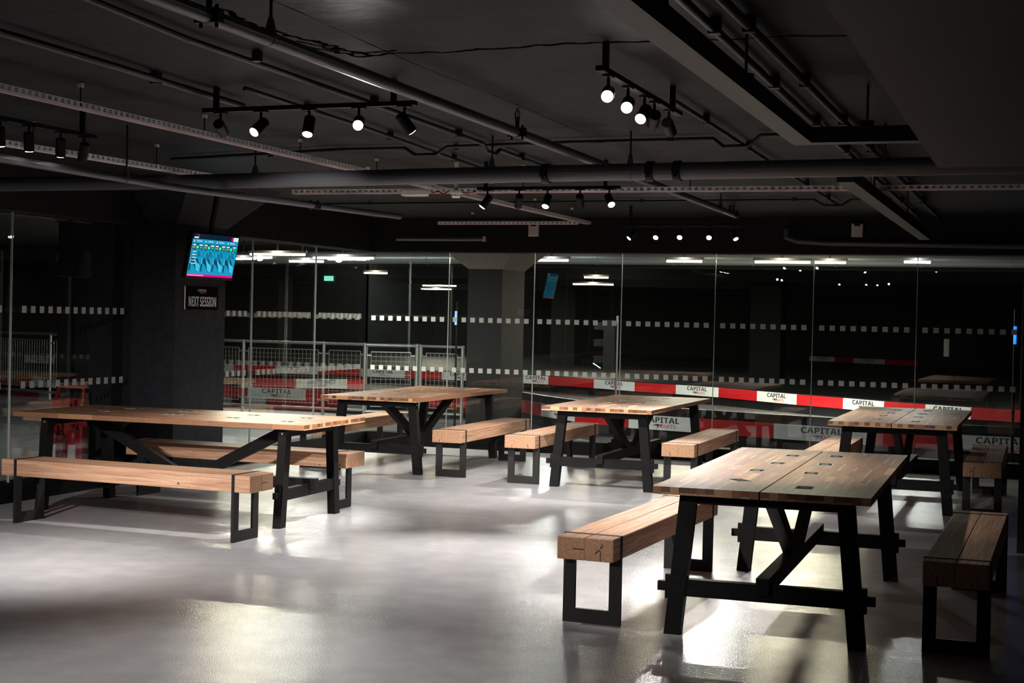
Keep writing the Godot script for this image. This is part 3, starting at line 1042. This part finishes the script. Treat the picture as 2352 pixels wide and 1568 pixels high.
	var tubes := [[-14.35, 2.55, -24.62, .5, cool], [-12.95, 2.58, -23.4, 1.1, warm], [-12.9, 2.5, -24.4, .7, cool], [-11.95, 2.55, -24.0, 1.2, cool], [-15.3, 2.55, -32.5, .6, warm],
		[-19.0, 2.55, -45.3, 1.2, warm], [-21.6, 2.55, -51.2, 1.2, warm], [-8.1, 2.55, -24.3, .6, cool], [-10.2, 2.55, -34.0, .6, warm], [-12.3, 2.55, -40.7, 1.2, warm],
		[-5.75, 2.55, -24.26, .6, warm], [-4.12, 2.55, -24.3, .9, warm], [-3.35, 2.55, -24.3, .5, warm], [-1.95, 2.55, -23.9, .4, cool],
		[-9.05, 2.6, -15.4, .65, warm], [-8.38, 2.6, -15.65, .6, cool], [-3.95, 2.62, -18.2, .7, cool], [-2.95, 2.62, -18.6, 1.0, warm]]
	for q in tubes:
		var o := base("fluorescent_batten", Vector3(q[0], q[1], q[2]))
		tag(o, "lit fluorescent batten under the soffit of the track hall", "light", "fluorescent battens in the track hall")
		part("housing", box_mesh(Vector3(q[3] + .06, .04, .045)), M.outer_ceiling, o, Vector3(0, .05, 0))
		st = st_new()
		tube(st, Vector3(-q[3] / 2, 0, 0), Vector3(q[3] / 2, 0, 0), .018, 8)
		part("fluorescent_tube", done(st), glow(q[4], 18.0), o)
		part("hanger", box_mesh(Vector3(.02, 2.95 - q[1] - .07, .02)), M.black_plastic, o, Vector3(0, .07 + (2.95 - q[1] - .07) / 2, 0))
		var l := AreaLight3D.new()
		l.name = "tube_light"
		l.light_color = q[4]
		l.light_energy = (26.0 if q[2] > -17.0 else 5.0 if q[2] > -20.0 else 21.0 if q[2] > -26.0 and q[0] > -9.0 else 6.0) * q[3]
		l.area_size = Vector2(q[3], .05)
		l.area_normalize_energy = true
		l.area_range = 60
		l.shadow_enabled = true
		o.add_child(l)
		l.position = Vector3(0, -.022, 0)
		l.rotation.x = -PI / 2
		if q[2] < -20.0:
			var side := OmniLight3D.new()
			side.name = "tube_side_light"
			side.light_color = q[4]
			side.light_energy = .4 * q[3]
			side.light_size = .05
			side.omni_range = 60
			side.omni_attenuation = 2
			side.shadow_enabled = true
			o.add_child(side)
			side.position = Vector3(0, -.02, .075)
	# round ventilation ducts
	for q in [[Vector3(-9.5, 2.66, -25.4), Vector3(6, 2.66, -25.4), .13, "galvanised round duct running behind the end glass"], [Vector3(-20, 2.62, -26.6), Vector3(-9, 2.66, -25.8), .12, "galvanised round duct running beyond the left glass"]]:
		var o := base("air_duct", q[0])
		tag(o, q[3], "duct", "round ventilation ducts")
		st = st_new()
		tube(st, Vector3.ZERO, q[1] - q[0], q[2], 20)
		part("run", done(st), M.galv, o)
		var len := (q[1] as Vector3).distance_to(q[0])
		for k in int(len / 1.4):
			st = st_new()
			var p: Vector3 = (q[1] - q[0]).normalized() * (k * 1.4 + .5)
			var u: Vector3 = (q[1] - q[0]).normalized() * .015
			tube(st, p - u, p + u, q[2] * 1.07, 20)
			bx(st, p + Vector3(-.006, q[2], -.006), p + Vector3(.006, 2.95 - q[0].y, .006))
			part("hanger_band", done(st), M.galv, o)

func fence(pts: Array, r: float, label: String) -> void:
	var t := base("mesh_fence", Vector3(pts[0].x, 0, pts[0].y))
	tag(t, label, "fence", "galvanised mesh fences")
	var p := []
	for q in pts: p.append(Vector3(q.x - pts[0].x, 0, q.y - pts[0].y))
	for k in p.size():
		var st := st_new()
		tube(st, p[k], p[k] + Vector3(0, 1.1, 0), r, 12)
		ball(st, p[k] + Vector3(0, 1.1, 0), r * 1.15, 10)
		part("post", done(st), M.galv, t)
	for k in p.size() - 1:
		for y in [.12, 1.1]:
			var st := st_new()
			tube(st, p[k] + Vector3(0, y, 0), p[k + 1] + Vector3(0, y, 0), r * .85, 12)
			part("rail", done(st), M.galv, t)
		var d: Vector3 = p[k + 1] - p[k]
		var u := d.normalized()
		var l := d.length()
		var st := st_new()
		var a := .09
		var n := int((l - 2 * a) / .065)
		for i in n + 1:
			var q: Vector3 = p[k] + u * (a + (l - 2 * a) * i / n)
			bar(st, q + Vector3(0, .2, 0), q + Vector3(0, 1.0, 0), .004 if i > 0 and i < n else .012, .004)
		for i in 13:
			var y := .2 + .8 * i / 12
			bar(st, p[k] + u * a + Vector3(0, y, 0), p[k] + u * (l - a) + Vector3(0, y, 0), .004, .004 if i > 0 and i < 12 else .012)
		tag(part("wire_mesh", done(st), M.galv, t), "", "", "", "stuff")
		for y in [.25, .95]:
			for e in [a, l - a]:
				st = st_new()
				bar(st, p[k] + u * (e - (.09 if e == a else 0.0)) + Vector3(0, y, 0), p[k] + u * (e + (0.0 if e == a else .09)) + Vector3(0, y, 0), .02, .02)
				part("clamp", done(st), M.galv, t)

func build_furniture() -> void:
	var side := -PI / 2
	var tA := make_table(Vector2(-6.183, -9.854), side + .0167, "wooden trestle table in front of the dark column with the screen", 11)
	var tB := make_table(Vector2(-6.166, -14.234), -.0092, "wooden trestle table standing in the corner of the glass walls", 12)
	var tC := make_table(Vector2(-3.801, -13.983), 0.0, "wooden trestle table at the middle of the end glass", 13)
	var tD := make_table(Vector2(-1.285, -8.189), .02, "wooden trestle table with a ring of eight cards, below the wide duct box", 14)
	var tE := make_table(Vector2(-1.183, -13.652), 0.0, "wooden trestle table before the end glass, next to the right column", 15)
	make_bench(Vector2(-2.109, -8.123), -.0412, "timber bench with a knotted sawn end along the table below the duct box", 0, 0, 1)
	make_bench(Vector2(-.358, -8.184), -.0154, "timber bench under the duct box with a star-shaped knot in its sawn end", 2, 2, 3)
	make_bench(Vector2(-4.577, -13.943), .0031, "timber bench between the corner table and the middle end-glass table, nearer the middle table", 3, 3, 4)
	make_bench(Vector2(-3.078, -13.92), .0062, "timber bench on the far side of the middle end-glass table from the corner", 1, 4, 5)
	make_bench(Vector2(-5.394, -14.115), .0175, "timber bench on the open side of the table in the glass corner", 6, 3, 5)
	make_bench(Vector2(-6.9, -14.2), 0.0, "timber bench between the corner table and the left glass", 7, 5, 4)
	make_bench(Vector2(-1.818, -13.678), 0.0, "timber bench between the middle end-glass table and the table next to the right column", 8, 4, 3)
	make_bench(Vector2(-.475, -13.553), .0029, "timber bench between the end-glass table and the right column", 9, 1, 3)
	make_bench(Vector2(-5.999, -8.847), side - .0413, "timber bench on the open floor side of the table before the column", 10, 0, 5)
	make_bench(Vector2(-6.163, -10.621), side - .0313, "timber bench between the table and the dark column with the screen", 12, 5, 3)
	var lay := [[-.17, .74], [-.17, .2], [-.15, -.28], [-.14, -.8], [.16, .86], [.13, .2], [.13, -.3], [.13, -.84]]
	var layA := []
	for p in [[-0.69, 0.07], [-0.7, -0.3], [-0.09, 0.09], [-0.19, -0.27], [0.46, 0.15], [0.44, -0.2], [0.97, 0.26], [0.92, -0.15]]:
		layA.append([p[1], -p[0]])
	for q in [[tA, layA, "dark green order card lying on the table before the column", "cards on the column table"], [tB, lay, "dark green order card on the table in the glass corner", "cards on the corner table"],
		[tC, lay, "dark green order card on the middle end-glass table", "cards on the middle table"], [tE, lay, "dark green order card on the table next to the right column", "cards on the right table"]]:
		for p in q[1]: make_card(q[0], Vector2(p[0], p[1]), rng.randf_range(-.12, .12), q[2], q[3])
	for k in 8:
		var p := [[-.18, .76], [-.18, .22], [-.14, -.25], [-.13, -.78], [.17, .93], [.11, .22], [.12, -.33], [.12, -.88]]
		if k == 0: make_card(tD, Vector2(p[k][0], p[k][1]), .7, "dark green order card turned askew on the table below the duct box", "")
		else: make_card(tD, Vector2(p[k][0], p[k][1]), rng.randf_range(-.06, .06), "dark green order card lying straight on the table below the duct box", "cards on the table below the duct box")

func F(x: float, z: float) -> Vector3:
	return Vector3(x, 0, z)

func build_lights() -> void:
	# [distance along bar, aim, energy, half angle]
	make_track(Vector3(-4.13, 2.58, -6.66), Vector3(-2.92, 2.58, -6.62), [[.10, Vector3(-5.7, .4, -12.6), 20.0, 22.0], [.34, F(-4.5, -3.6), 1.6, 32.0], [.62, F(-3.2, -5.3), 3.4, 36.0], [.90, Vector3(-1.4, .7, -2.2), 4.0, 31.0], [1.15, Vector3(-1.95, .6, -8.0), 11.5, 27.0]], "track of five spots over the open floor before the column table")
	make_track(Vector3(-1.76, 2.58, -5.85), Vector3(-1.76, 2.58, -7.24), [[.13, Vector3(-.7, .8, -1.4), 3.5, 31.0], [.44, Vector3(-.9, .6, -1.8), 3.5, 31.0], [.72, F(-2.0, -2.8), 2.0, 32.0], [.90, Vector3(-3.9, .3, -12.6), 17.0, 18.0], [1.18, Vector3(-1.9, .3, -12.8), 12.0, 16.0]], "track of five spots beside the cracked soffit and the black trunking")
	make_track(Vector3(-4.02, 2.50, -10.28), Vector3(-2.92, 2.50, -10.28), [[.08, F(-5.6, -9.6), 12.0, 28.0], [.33, F(-4.8, -12.4), 8.0, 28.0], [.55, F(-3.6, -8.6), 15.0, 30.0], [.80, F(-3.8, -13.2), 13.0, 26.0], [1.02, Vector3(-1.85, .75, -8.8), 7.0, 20.0]], "track of five small spots below the thick ceiling pipe")
	make_track(Vector3(-4.05, 2.50, -14.42), Vector3(-2.85, 2.50, -14.42), [[.10, F(-5.8, -13.0), 8.0, 32.0], [.35, F(-3.9, -11.4), 5.0, 32.0], [.59, F(-3.4, -11.2), 5.0, 32.0], [.88, F(-2.8, -11.4), 5.0, 32.0], [1.12, F(-1.5, -13.2), 8.0, 26.0]], "track of five bright spots in front of the header over the end glass")
	make_track(Vector3(-5.33, 2.56, -6.2), Vector3(-5.33, 2.56, -7.4), [[.1, F(-5.2, -6.2), 0.0, 34.0], [.36, F(-5.6, -7.0), 3.0, 28.0], [.6, F(-5.7, -7.4), 3.0, 28.0], [.88, F(-5.9, -7.8), 3.0, 28.0], [1.1, F(-6.4, -8.0), 0.0, 34.0]], "track of downward spots between the red cable tray and the left glass")
	make_track(Vector3(-5.05, 2.52, -2.2), Vector3(-5.05, 2.52, -3.4), [[.1, F(-6.0, -5.2), 0.0, 34.0], [.3, Vector3(-6.3, .3, -8.9), 26.0, 18.0], [.9, Vector3(-5.1, .3, -9.0), 23.0, 18.0]], "track of three spots over the front floor near the left wall")
	make_track(Vector3(-4.3, 2.52, -.7), Vector3(-3.0, 2.52, -.7), [[.15, F(-4.6, -3.4), 1.5, 32.0], [.7, F(-3.8, -3.6), 1.5, 32.0], [.92, F(-3.2, -3.0), 1.5, 32.0], [1.15, Vector3(-2.3, .3, -7.4), 14.0, 12.0]], "track of four spots across the front end of the room")

func build_services() -> void:
	# thick sprinkler main across the room
	var p := pipe("sprinkler_main", [Vector3(-7.55, 2.45, -9.02), Vector3(-5.5, 2.45, -9.0), Vector3(-4.0, 2.45, -8.86), Vector3(-2.84, 2.45, -8.76), Vector3(-.58, 2.45, -8.64), Vector3(3.4, 2.45, -8.4)], .052, M.paint_pipe, "thick grey sprinkler main running right across the soffit", "", 20)
	for q in [Vector3(-3.35, 2.45, -8.81), Vector3(-2.42, 2.45, -8.735), Vector3(-5.15, 2.45, -8.97), Vector3(-.9, 2.45, -8.655)]: hanger(p, q, .052, true)
	for q in [Vector3(-2.97, 2.45, -8.77), Vector3(-2.29, 2.45, -8.73), Vector3(-2.12, 2.45, -8.72)]: coupling(p, q, .052, true)
	# branch with upright heads
	p = pipe("sprinkler_branch", [Vector3(-2.72, 2.555, -3.0), Vector3(-2.79, 2.555, -13.85)], .027, M.paint_pipe, "long slim sprinkler branch pipe with upright heads crossing over the main", "sprinkler branches")
	for q in [Vector3(-2.729, 2.555, -4.42), Vector3(-2.748, 2.555, -7.6), Vector3(-2.79, 2.555, -13.7)]:
		coupling(p, q, .024, false)
		sprinkler(p, q + Vector3(0, .027, 0))
	hanger(p, Vector3(-2.731, 2.555, -4.85), .027, false)
	hanger(p, Vector3(-2.785, 2.555, -13.1), .027, false)
	p = pipe("sprinkler_branch", [Vector3(-5.42, 2.36, -5.6), Vector3(-5.46, 2.36, -8.45), Vector3(-5.05, 2.36, -11.17)], .024, M.paint_pipe, "bent sprinkler branch pipe over the column table", "sprinkler branches")
	coupling(p, Vector3(-5.23, 2.36, -10.0), .022, false)
	hanger(p, Vector3(-5.45, 2.36, -7.9), .024, false)
	# conduits on the soffit
	var c := M.paint_conduit as Material
	var q1 := [[Vector3(-3.20, 2.665, -3.6), Vector3(-3.37, 2.665, -5.3), Vector3(-3.40, 2.665, -7.0), Vector3(-3.46, 2.665, -8.93), Vector3(-3.47, 2.625, -9.03), Vector3(-3.475, 2.625, -9.19), Vector3(-3.48, 2.665, -9.29), Vector3(-3.54, 2.665, -10.6)], [Vector3(-4.0, 2.66, -3.8), Vector3(-4.06, 2.66, -5.75), Vector3(-4.13, 2.66, -7.05)],
		[Vector3(-3.80, 2.66, -6.5), Vector3(-3.86, 2.66, -7.95), Vector3(-3.96, 2.66, -9.3), Vector3(-4.04, 2.66, -10.5)], [Vector3(-1.80, 2.655, -7.3), Vector3(-1.83, 2.655, -10.2), Vector3(-1.86, 2.655, -14.0)],
		[Vector3(-1.21, 2.66, -3.4), Vector3(-1.25, 2.66, -9.2), Vector3(-1.27, 2.66, -15.8)], [Vector3(-1.09, 2.66, -3.4), Vector3(-1.08, 2.66, -9.3), Vector3(-1.08, 2.66, -15.8)]]
	var lab := ["thin black conduit beside the long sprinkler branch", "pale-lit steel conduit ending at the first spot track", "thin conduit between the first spot track and the thick main", "thin conduit leaving the end of the right spot track", "black conduit behind the square trunking, nearer to it", "black conduit behind the square trunking, nearer the duct box"]
	var rad := [.014, .017, .012, .013, .018, .018]
	for k in q1.size():
		var o := pipe("conduit", q1[k], rad[k], c, lab[k], "conduits on the soffit", 10)
		clips(o, q1[k][0], q1[k][-1], 1.3, rad[k], c)
	var q2 := [[Vector3(-6.2, 2.675, -9.55), Vector3(-4.65, 2.675, -9.18), Vector3(-4.12, 2.675, -9.17), Vector3(-4.04, 2.628, -9.17), Vector3(-3.88, 2.628, -9.15), Vector3(-3.80, 2.675, -9.14), Vector3(-2.93, 2.675, -9.04), Vector3(-1.97, 2.675, -9.0), Vector3(-1.90, 2.622, -8.99), Vector3(-1.74, 2.622, -8.95), Vector3(-1.66, 2.675, -8.9), Vector3(-1.32, 2.675, -8.85)],
		[Vector3(-7.4, 2.675, -13.72), Vector3(-3.2, 2.675, -13.6), Vector3(-2.03, 2.675, -13.58), Vector3(-1.94, 2.622, -13.58), Vector3(-1.78, 2.622, -13.58), Vector3(-1.70, 2.675, -13.58), Vector3(-1.34, 2.675, -13.55)]]
	var lab2 := ["cross conduit with bent saddles just behind the thick main", "cross conduit with a saddle over the tables by the end glass"]
	for k in 2:
		var o := pipe("conduit", q2[k], .012, c, lab2[k], "conduits on the soffit", 8)
		clips(o, q2[k][0], q2[k][-1], 1.4, .012, c)
	# square black trunking with its elbow
	var t := base("cable_trunking", Vector3(-1.14, 2.42, -3.2))
	tag(t, "square black cable trunking turning a corner near the duct box", "trunking")
	var st := st_new()
	bx(st, Vector3(-.055, 0, -4.0), Vector3(.045, .075, 0))
	part("run", done(st), M.paint_conduit, t)
	st = st_new()
	bx(st, Vector3(-.055, 0, -4.10), Vector3(.56, .075, -4.0))
	part("elbow_run", done(st), M.paint_conduit, t)
	for q in [Vector3(-.005, .075, -1.2), Vector3(-.005, .075, -2.6), Vector3(.3, .075, -4.05)]:
		st = st_new()
		tube(st, q, q + Vector3(0, CEIL - 2.495, 0), .006, 8)
		bx(st, q + Vector3(-.03, 0, -.02), q + Vector3(.03, .03, .02))
		part("hanger_rod", done(st), M.paint_conduit, t)
	var t2 := base("cable_trunking", Vector3(-1.13, 2.375, -8.75))
	tag(t2, "square black cable trunking from the thick main to the end header", "trunking")
	part("run", corner_box(Vector3(-.05, 0, -5.9), Vector3(.05, .075, 0)), M.paint_conduit, t2)
	for z in [-1.5, -4.0]:
		part("hanger_rod", corner_box(Vector3(-.006, .075, z - .006), Vector3(.006, CEIL - 2.377, z + .006)), M.paint_conduit, t2)
	# cable trays
	cable_tray("cable_tray", Vector3(-4.68, 2.58, -4.6), Vector3(-4.66, 2.58, -15.2), .05, true, "long cable tray with red fire cables running to the end header")
	cable_tray("cable_tray", Vector3(-6.07, 2.535, -5.8), Vector3(-5.8, 2.535, -9.43), .06, false, "short cable tray between the downward spots and the left glass")
	cable_tray("cable_tray", Vector3(-5.65, 2.505, -10.45), Vector3(2.0, 2.505, -10.62), .06, true, "cross cable tray behind the thick main")
	cable_tray("cable_tray", Vector3(-6.4, 2.58, -15.2), Vector3(-4.78, 2.58, -15.2), .04, true, "short cable tray along the header over the end glass")
	# smoke detector and the white call box beside it
	var d := base("smoke_detector", Vector3(-4.2, 2.475, -10.3))
	tag(d, "round white smoke detector hanging below the cross cable tray", "smoke detector")
	part("dome", lathe([Vector2(0, -.04), Vector2(.028, -.04), Vector2(.036, -.03), Vector2(.042, -.012), Vector2(.05, -.008), Vector2(.05, .012), Vector2(0, .012)], 24), M.white_plastic, d)
	for k in 14:
		var a := TAU * k / 14
		var o := part("vent_slot", box_mesh(Vector3(.004, .014, .003)), M.kerb, d, Vector3(cos(a) * .0395, -.021, sin(a) * .0395))
		o.rotation.y = -a + PI / 2
	st = st_new()
	path_tube(st, [Vector3(-.06, .01, 0), Vector3(-.10, -.012, .01), Vector3(-.14, .008, 0), Vector3(-.2, .0, 0)], .005, 8)
	part("red_cable", done(st), M.red_cable, d)
	st = st_new()
	path_tube(st, [Vector3(.05, .0, 0), Vector3(.09, -.004, 0), Vector3(.16, .003, 0)], .005, 8)
	part("red_cable", done(st), M.red_cable, d)
	part("bracket", corner_box(Vector3(-.012, .012, -.012), Vector3(.012, CEIL - 2.475, .012)), M.white_plastic, d)
	var jb := base("junction_box", Vector3(-4.55, 2.48, -10.33))
	tag(jb, "flat white junction box below the cross cable tray", "box", "white junction boxes")
	st = st_new()
	cbox(st, Vector3.ZERO, Vector3(.20, .045, .09), .006)
	part("body", done(st), M.white_plastic, jb)
	part("lid", box_mesh(Vector3(.19, .004, .08)), M.white_plastic, jb, Vector3(0, -.024, 0))
	for q in [[Vector3(-5.56, 2.55, -16.03), "white junction box on the header above the corner bench"], [Vector3(-1.93, 2.55, -16.03), "white junction box on the header left of the right column"]]:
		var o := base("junction_box", q[0])
		tag(o, q[1], "box", "white junction boxes")
		st = st_new()
		cbox(st, Vector3(0, 0, .02), Vector3(.12, .14, .04), .005)
		part("body", done(st), M.white_box, o)
		part("knock_out", box_mesh(Vector3(.06, .03, .006)), M.kerb, o, Vector3(0, .06, .042))
	# hooked drain pipe on the header
	var h := pipe("drain_pipe", [Vector3(-2.66, 2.56, -15.9), Vector3(-2.66, 2.47, -15.9), Vector3(-2.55, 2.43, -15.95), Vector3(-2.2, 2.41, -15.97), Vector3(.2, 2.38, -15.97)], .028, M.paint_pipe, "black pipe along the header ending in an upturned sprinkler", "", 12)
	sprinkler(h, Vector3(-2.66, 2.57, -15.9))
	var h2 := pipe("drain_pipe", [Vector3(-7.2, 2.44, -15.85), Vector3(-6.1, 2.44, -15.85)], .024, M.paint_pipe, "short black pipe on the header over the glass corner", "", 12)
	part("hanger_rod", corner_box(Vector3(.3, 0, -.006), Vector3(.312, CEIL - 2.442, .006)), M.paint_conduit, h2)
	part("end_cap", corner_box(Vector3(1.09, -.03, -.03), Vector3(1.11, .03, .03)), M.white_box, h2)

func build_column_things() -> void:
	# screen hung in front of the column
	var t := base("television", Vector3(-6.985, 2.03, -11.46), 1.484)
	t.rotation.x = .195
	t.rotation_order = EULER_ORDER_YXZ
	tag(t, "television with a teal session board hung before the dark column", "television")
	var st := st_new()
	cbox(st, Vector3(0, 0, -.025), Vector3(.70, .41, .045), .006)
	part("casing", done(st), M.black_plastic, t)
	var sm := mat(Color(.02, .02, .02), .15)
	sm.emission_enabled = true
	sm.emission = Color.BLACK
	sm.emission_operator = BaseMaterial3D.EMISSION_OP_ADD
	sm.emission_texture = screen_tex()
	sm.emission_energy_multiplier = 1.25
	st = st_new()
	quad(st, Vector3(-.333, -.186, .0), Vector3(.333, -.186, .0), Vector3(.333, .19, .0), Vector3(-.333, .19, .0), [Vector2(0, 1), Vector2(1, 1), Vector2(1, 0), Vector2(0, 0)])
	var sc := part("screen", done(st), sm, t, Vector3(0, 0, -.0005))
	var white := glow(Color(.85, .95, 1), .8)
	for k in 4:
		part("lettering", text_mesh("Session", .016, false, .0004), white, sc, Vector3(-.235 + k * .161, .130, .001))
	st = st_new()
	bx(st, Vector3(-.03, .0, -.09), Vector3(.03, .16, -.048))
	part("bracket", done(st), M.black_plastic, t)
	st = st_new()
	bx(st, Vector3(-.02, .1, -.09), Vector3(.02, .7, -.06))
	part("pole", done(st), M.black_plastic, t)
	var l := AreaLight3D.new()
	l.name = "screen_light"
	l.light_color = Color(.25, .75, .9)
	l.light_energy = .03
	l.area_size = Vector2(.66, .37)
	l.area_normalize_energy = true
	l.area_range = 40
	l.shadow_enabled = true
	t.add_child(l)
	l.position = Vector3(0, 0, .006)
	l.rotation.y = PI
	# sign on the column
	var s := base("session_sign", Vector3(-7.298, 1.664, -11.784), PI / 2)
	tag(s, "black sign reading NEXT SESSION on the dark column", "sign")
	part("plate", box_mesh(Vector3(.56, .212, .008)), M.sign_black, s)
	part("edge", box_mesh(Vector3(.006, .212, .010)), M.white_plastic, s, Vector3(-.281, 0, 0))
	var w := part("lettering", text_mesh("NEXT SESSION", .062, true, .0015), M.sign_white, s, Vector3(.01, -.035, .0048))
	w.scale = Vector3(.8, 1.4, 1)
	logo(s, Vector3(.0, .058, .005), 0, .040, M.sign_white, M.logo_red, M.logo_red)
	# fire extinguisher stand beyond the left glass
	var e := base("extinguisher_stand", Vector3(-8.19, 0, -11.0), .34)
	tag(e, "red fire extinguisher stand with a loop handle behind the left glass", "stand")
	st = st_new()
	cbox(st, Vector3(0, .03, .0), Vector3(.40, .06, .30), .02)
	part("foot", done(st), M.red_gloss, e)
	var back := PackedVector2Array([Vector2(-.19, .05), Vector2(.19, .05), Vector2(.17, .5), Vector2(.13, .74), Vector2(-.13, .74), Vector2(-.17, .5)])
	part("back_panel", poly_mesh(back, .03), M.red_gloss, e, Vector3(0, 0, -.10))
	st = st_new()
	path_tube(st, [Vector3(-.13, .70, -.115), Vector3(-.09, .825, -.115), Vector3(-.06, .84, -.115), Vector3(.10, .84, -.115), Vector3(.13, .82, -.115), Vector3(.13, .70, -.115)], .016, 10)
	part("handle", done(st), M.red_gloss, e)
	st = st_new()
	bx(st, Vector3(-.19, .06, -.1), Vector3(-.165, .5, .1))
	bx(st, Vector3(.165, .06, -.1), Vector3(.19, .5, .1))
	part("side_wing", done(st), M.red_gloss, e)
	for k in [-1.0, 1.0]:
		var b: Vector3 = e.position + Basis(Vector3.UP, .34) * Vector3(k * .085, .06, .0)
		var x := base("fire_extinguisher", b, .34)
		tag(x, "red fire extinguisher with a white label in the stand", "extinguisher", "extinguishers in the red stand")
		part("cylinder", lathe([Vector2(0, 0), Vector2(.066, 0), Vector2(.07, .01), Vector2(.07, .34), Vector2(.06, .38), Vector2(.03, .405), Vector2(.018, .41), Vector2(.018, .44), Vector2(0, .44)], 24), M.red_gloss, x)
		st = st_new()
		bar(st, Vector3(0, .45, -.01), Vector3(0, .45, .09), .016, .02)
		bar(st, Vector3(0, .475, -.01), Vector3(0, .49, .1), .014, .008)
		part("valve", done(st), M.black_plastic, x)
		st = st_new()
		var n := 8
		for i in n:
			var a0 := PI / 2 - .5 + 1.0 * i / n
			var a1 := PI / 2 - .5 + 1.0 * (i + 1) / n
			quad(st, Vector3(cos(a1) * .071, .10, sin(a1) * .071), Vector3(cos(a0) * .071, .10, sin(a0) * .071), Vector3(cos(a0) * .071, .28, sin(a0) * .071), Vector3(cos(a1) * .071, .28, sin(a1) * .071))
		part("paper_label", done(st), M.label_white, x)
	# small upright white plate set on the end glass
	var pl := base("white_plate", Vector3(-1.0, 1.33, -16.185))
	tag(pl, "upright white plate on the glass left of the blue lamp", "handle")
	st = st_new()
	cbox(st, Vector3(0, 0, 0), Vector3(.055, .185, .012), .004)
	part("plate", done(st), M.white_plastic, pl)

func screen_tex() -> ImageTexture:
	var w := 512
	var h := 288
	var im := Image.create(w, h, false, Image.FORMAT_RGB8)
	var teal := rgb(14, 140, 178)
	im.fill(teal)
	im.fill_rect(Rect2i(0, 0, w, 34), rgb(4, 28, 48))
	im.fill_rect(Rect2i(0, h - 16, w, 16), rgb(214, 0, 110))
	im.fill_rect(Rect2i(430, 6, 30, 24), rgb(214, 0, 90))
	im.fill_rect(Rect2i(452, 4, 56, 28), rgb(190, 225, 215))
	im.fill_rect(Rect2i(14, 20, 46, 8), Color.WHITE)
	im.fill_rect(Rect2i(40, 4, 26, 5), rgb(200, 0, 80))
	im.fill_rect(Rect2i(60, 8, 6, 14), rgb(200, 0, 80))
	for k in 12: im.fill_rect(Rect2i(6 + k * 15, h - 11, 9, 6), rgb(250, 210, 235))
	var dk := rgb(6, 62, 88)
	var md := rgb(10, 104, 136)
	var lt := rgb(60, 176, 206)
	for c in 4:
		var x0 := 8 + c * 126
		for y in range(64, 252):
			for x in 116:
				var u := x / 116.0
				var q := (y - 64) / 188.0
				# a waving chequered flag: squares grow towards the foot
				var s := 1.6 + 3.4 * (1.0 - q)
				var a := u * s + .35 * sin(q * 5.0) + q * 1.2
				var b := pow(q, .7) * 5.0 - u * .9 + .25 * sin(u * 6.0)
				var on := posmod(int(floor(a)) + int(floor(b)), 2) == 0
				im.set_pixel(x0 + x, y, (dk if q > .55 else md) if on else (teal if posmod(int(floor(b)), 3) > 0 else lt))
		im.fill_rect(Rect2i(x0 + 8, 44, 8, 10), Color.WHITE)
		im.fill_rect(Rect2i(x0 + 5, 46, 4, 9), rgb(200, 0, 80))
		im.fill_rect(Rect2i(x0, 62, 116, 42), rgb(8, 84, 112))
		im.fill_rect(Rect2i(x0 + 6, 70, 30, 8), rgb(220, 235, 240))
		im.fill_rect(Rect2i(x0 + 74, 70, 36, 8), rgb(220, 235, 240))
		im.fill_rect(Rect2i(x0 + 4, 84, 30, 12), rgb(170, 130, 20))
		im.fill_rect(Rect2i(x0 + 46, 80, 22, 18), rgb(80, 240, 150))
		im.fill_rect(Rect2i(x0 + 82, 84, 26, 12), rgb(20, 180, 130))
	for k in 5:
		im.fill_rect(Rect2i(10, 116 + k * 20, 7, 7), rgb(200, 0, 90))
		im.fill_rect(Rect2i(22, 117 + k * 20, 40 + (k * 7) % 18, 6), rgb(170, 215, 225))
	return ImageTexture.create_from_image(im)
